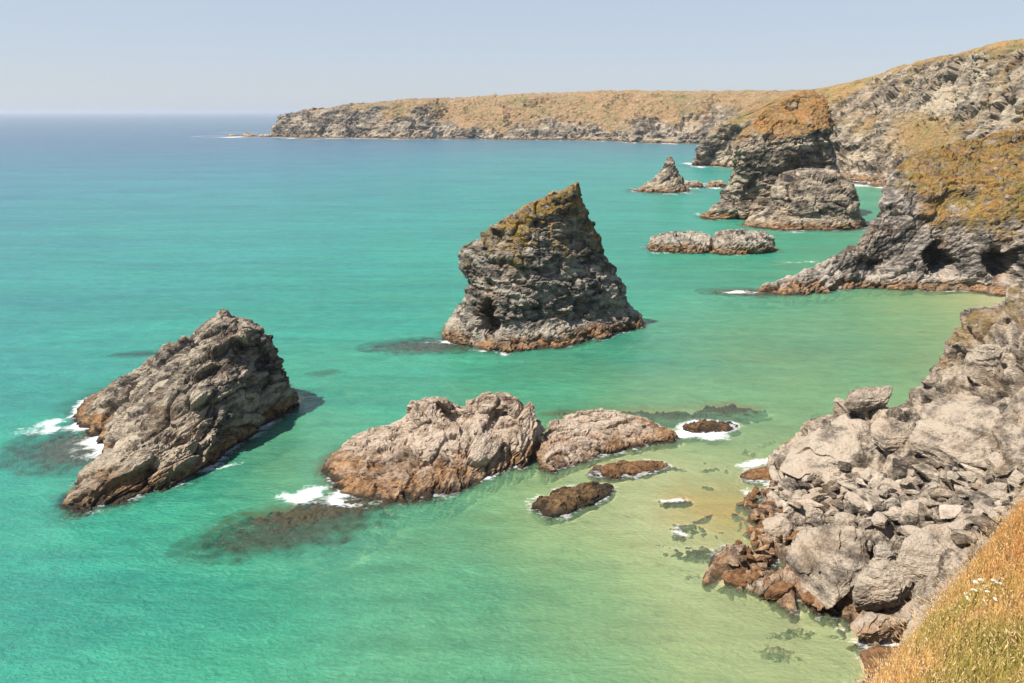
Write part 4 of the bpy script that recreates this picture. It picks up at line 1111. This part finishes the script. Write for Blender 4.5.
# ================================================================== haze
HAZE = 5.0e-5
bm_v = np.array([(sx * 72000, sy, sz) for sz in (-100, 128) for sx, sy in ((-1, -3500), (1, -3500), (1, 72000), (-1, 72000))], float)
q = np.array([[3, 2, 1, 0], [4, 5, 6, 7], [0, 1, 5, 4], [1, 2, 6, 5], [2, 3, 7, 6], [3, 0, 4, 7]])
hm_ = bpy.data.materials.new('haze'); hm_.use_nodes = True; nt = hm_.node_tree; nt.nodes.clear()
ho = nt.nodes.new('ShaderNodeOutputMaterial'); hv = nt.nodes.new('ShaderNodeVolumePrincipled')
hv.inputs['Color'].default_value = (.62, .66, .74, 1); hv.inputs['Density'].default_value = HAZE; hv.inputs['Anisotropy'].default_value = .2
nt.links.new(hv.outputs[0], ho.inputs['Volume'])
if HAZE > 0:
    o = make_mesh('haze', bm_v, q, mat=hm_); tag(o, kind='stuff')

# ================================================================== light, camera
SUN_EL = 57.0; SUN_AZ = (-.90, -.30)
w = bpy.data.worlds.new('World'); C.world = w; w.use_nodes = True
nt = w.node_tree; bg = nt.nodes['Background']
sky = nt.nodes.new('ShaderNodeTexSky'); sky.sky_type = 'NISHITA'; sky.sun_disc = False
sky.sun_elevation = math.radians(SUN_EL); sky.sun_rotation = math.atan2(SUN_AZ[0], SUN_AZ[1])
sky.air_density = 1.0; sky.dust_density = .35; sky.ozone_density = 1.0; sky.altitude = 60
mxs = nt.nodes.new('ShaderNodeMix'); mxs.data_type = 'RGBA'; # bright even summer haze low over the sea, clearing towards the zenith
tc = nt.nodes.new('ShaderNodeTexCoord'); sz = nt.nodes.new('ShaderNodeSeparateXYZ'); nt.links.new(tc.outputs['Generated'], sz.inputs[0])
mrs = nt.nodes.new('ShaderNodeMapRange'); mrs.interpolation_type = 'SMOOTHSTEP'; nt.links.new(sz.outputs[2], mrs.inputs[0])
mrs.inputs[1].default_value = .16; mrs.inputs[2].default_value = .6; mrs.inputs[3].default_value = .76; mrs.inputs[4].default_value = .08
nt.links.new(mrs.outputs[0], mxs.inputs[0])
nt.links.new(sky.outputs[0], mxs.inputs[6]); mxs.inputs[7].default_value = (3.75, 4.2, 5.15, 1)
nt.links.new(mxs.outputs[2], bg.inputs[0]); bg.inputs[1].default_value = .080
L = bpy.data.lights.new('sun', 'SUN'); L.energy = 5.0; L.angle = math.radians(.53); L.color = (1, .93, .82)
lo = bpy.data.objects.new('sun', L); COL.objects.link(lo)
a = np.array(SUN_AZ) / np.linalg.norm(SUN_AZ) * math.cos(math.radians(SUN_EL))
from mathutils import Vector
lo.rotation_euler = Vector((-a[0], -a[1], -math.sin(math.radians(SUN_EL)))).to_track_quat('-Z', 'Y').to_euler()
lo.location = (0, 0, 300)

cam = bpy.data.cameras.new('camera'); cam.sensor_width = 36; cam.lens = 36 * FPX / 1024; cam.clip_end = 200000; cam.clip_start = .1
co = bpy.data.objects.new('camera', cam); COL.objects.link(co); co.location = (0, 0, H); co.rotation_euler = (math.pi / 2 - TH, 0, 0)
C.camera = co
vs = C.view_settings; vs.view_transform = 'Standard'; vs.look = 'None'; vs.gamma = 1; vs.exposure = 0.82; vs.use_curve_mapping = False
cy = C.cycles; cy.max_bounces = 6; cy.transparent_max_bounces = 8; cy.volume_bounces = 1; cy.diffuse_bounces = 3; cy.glossy_bounces = 2
cy.use_denoising = True; cy.caustics_reflective = False; cy.caustics_refractive = False
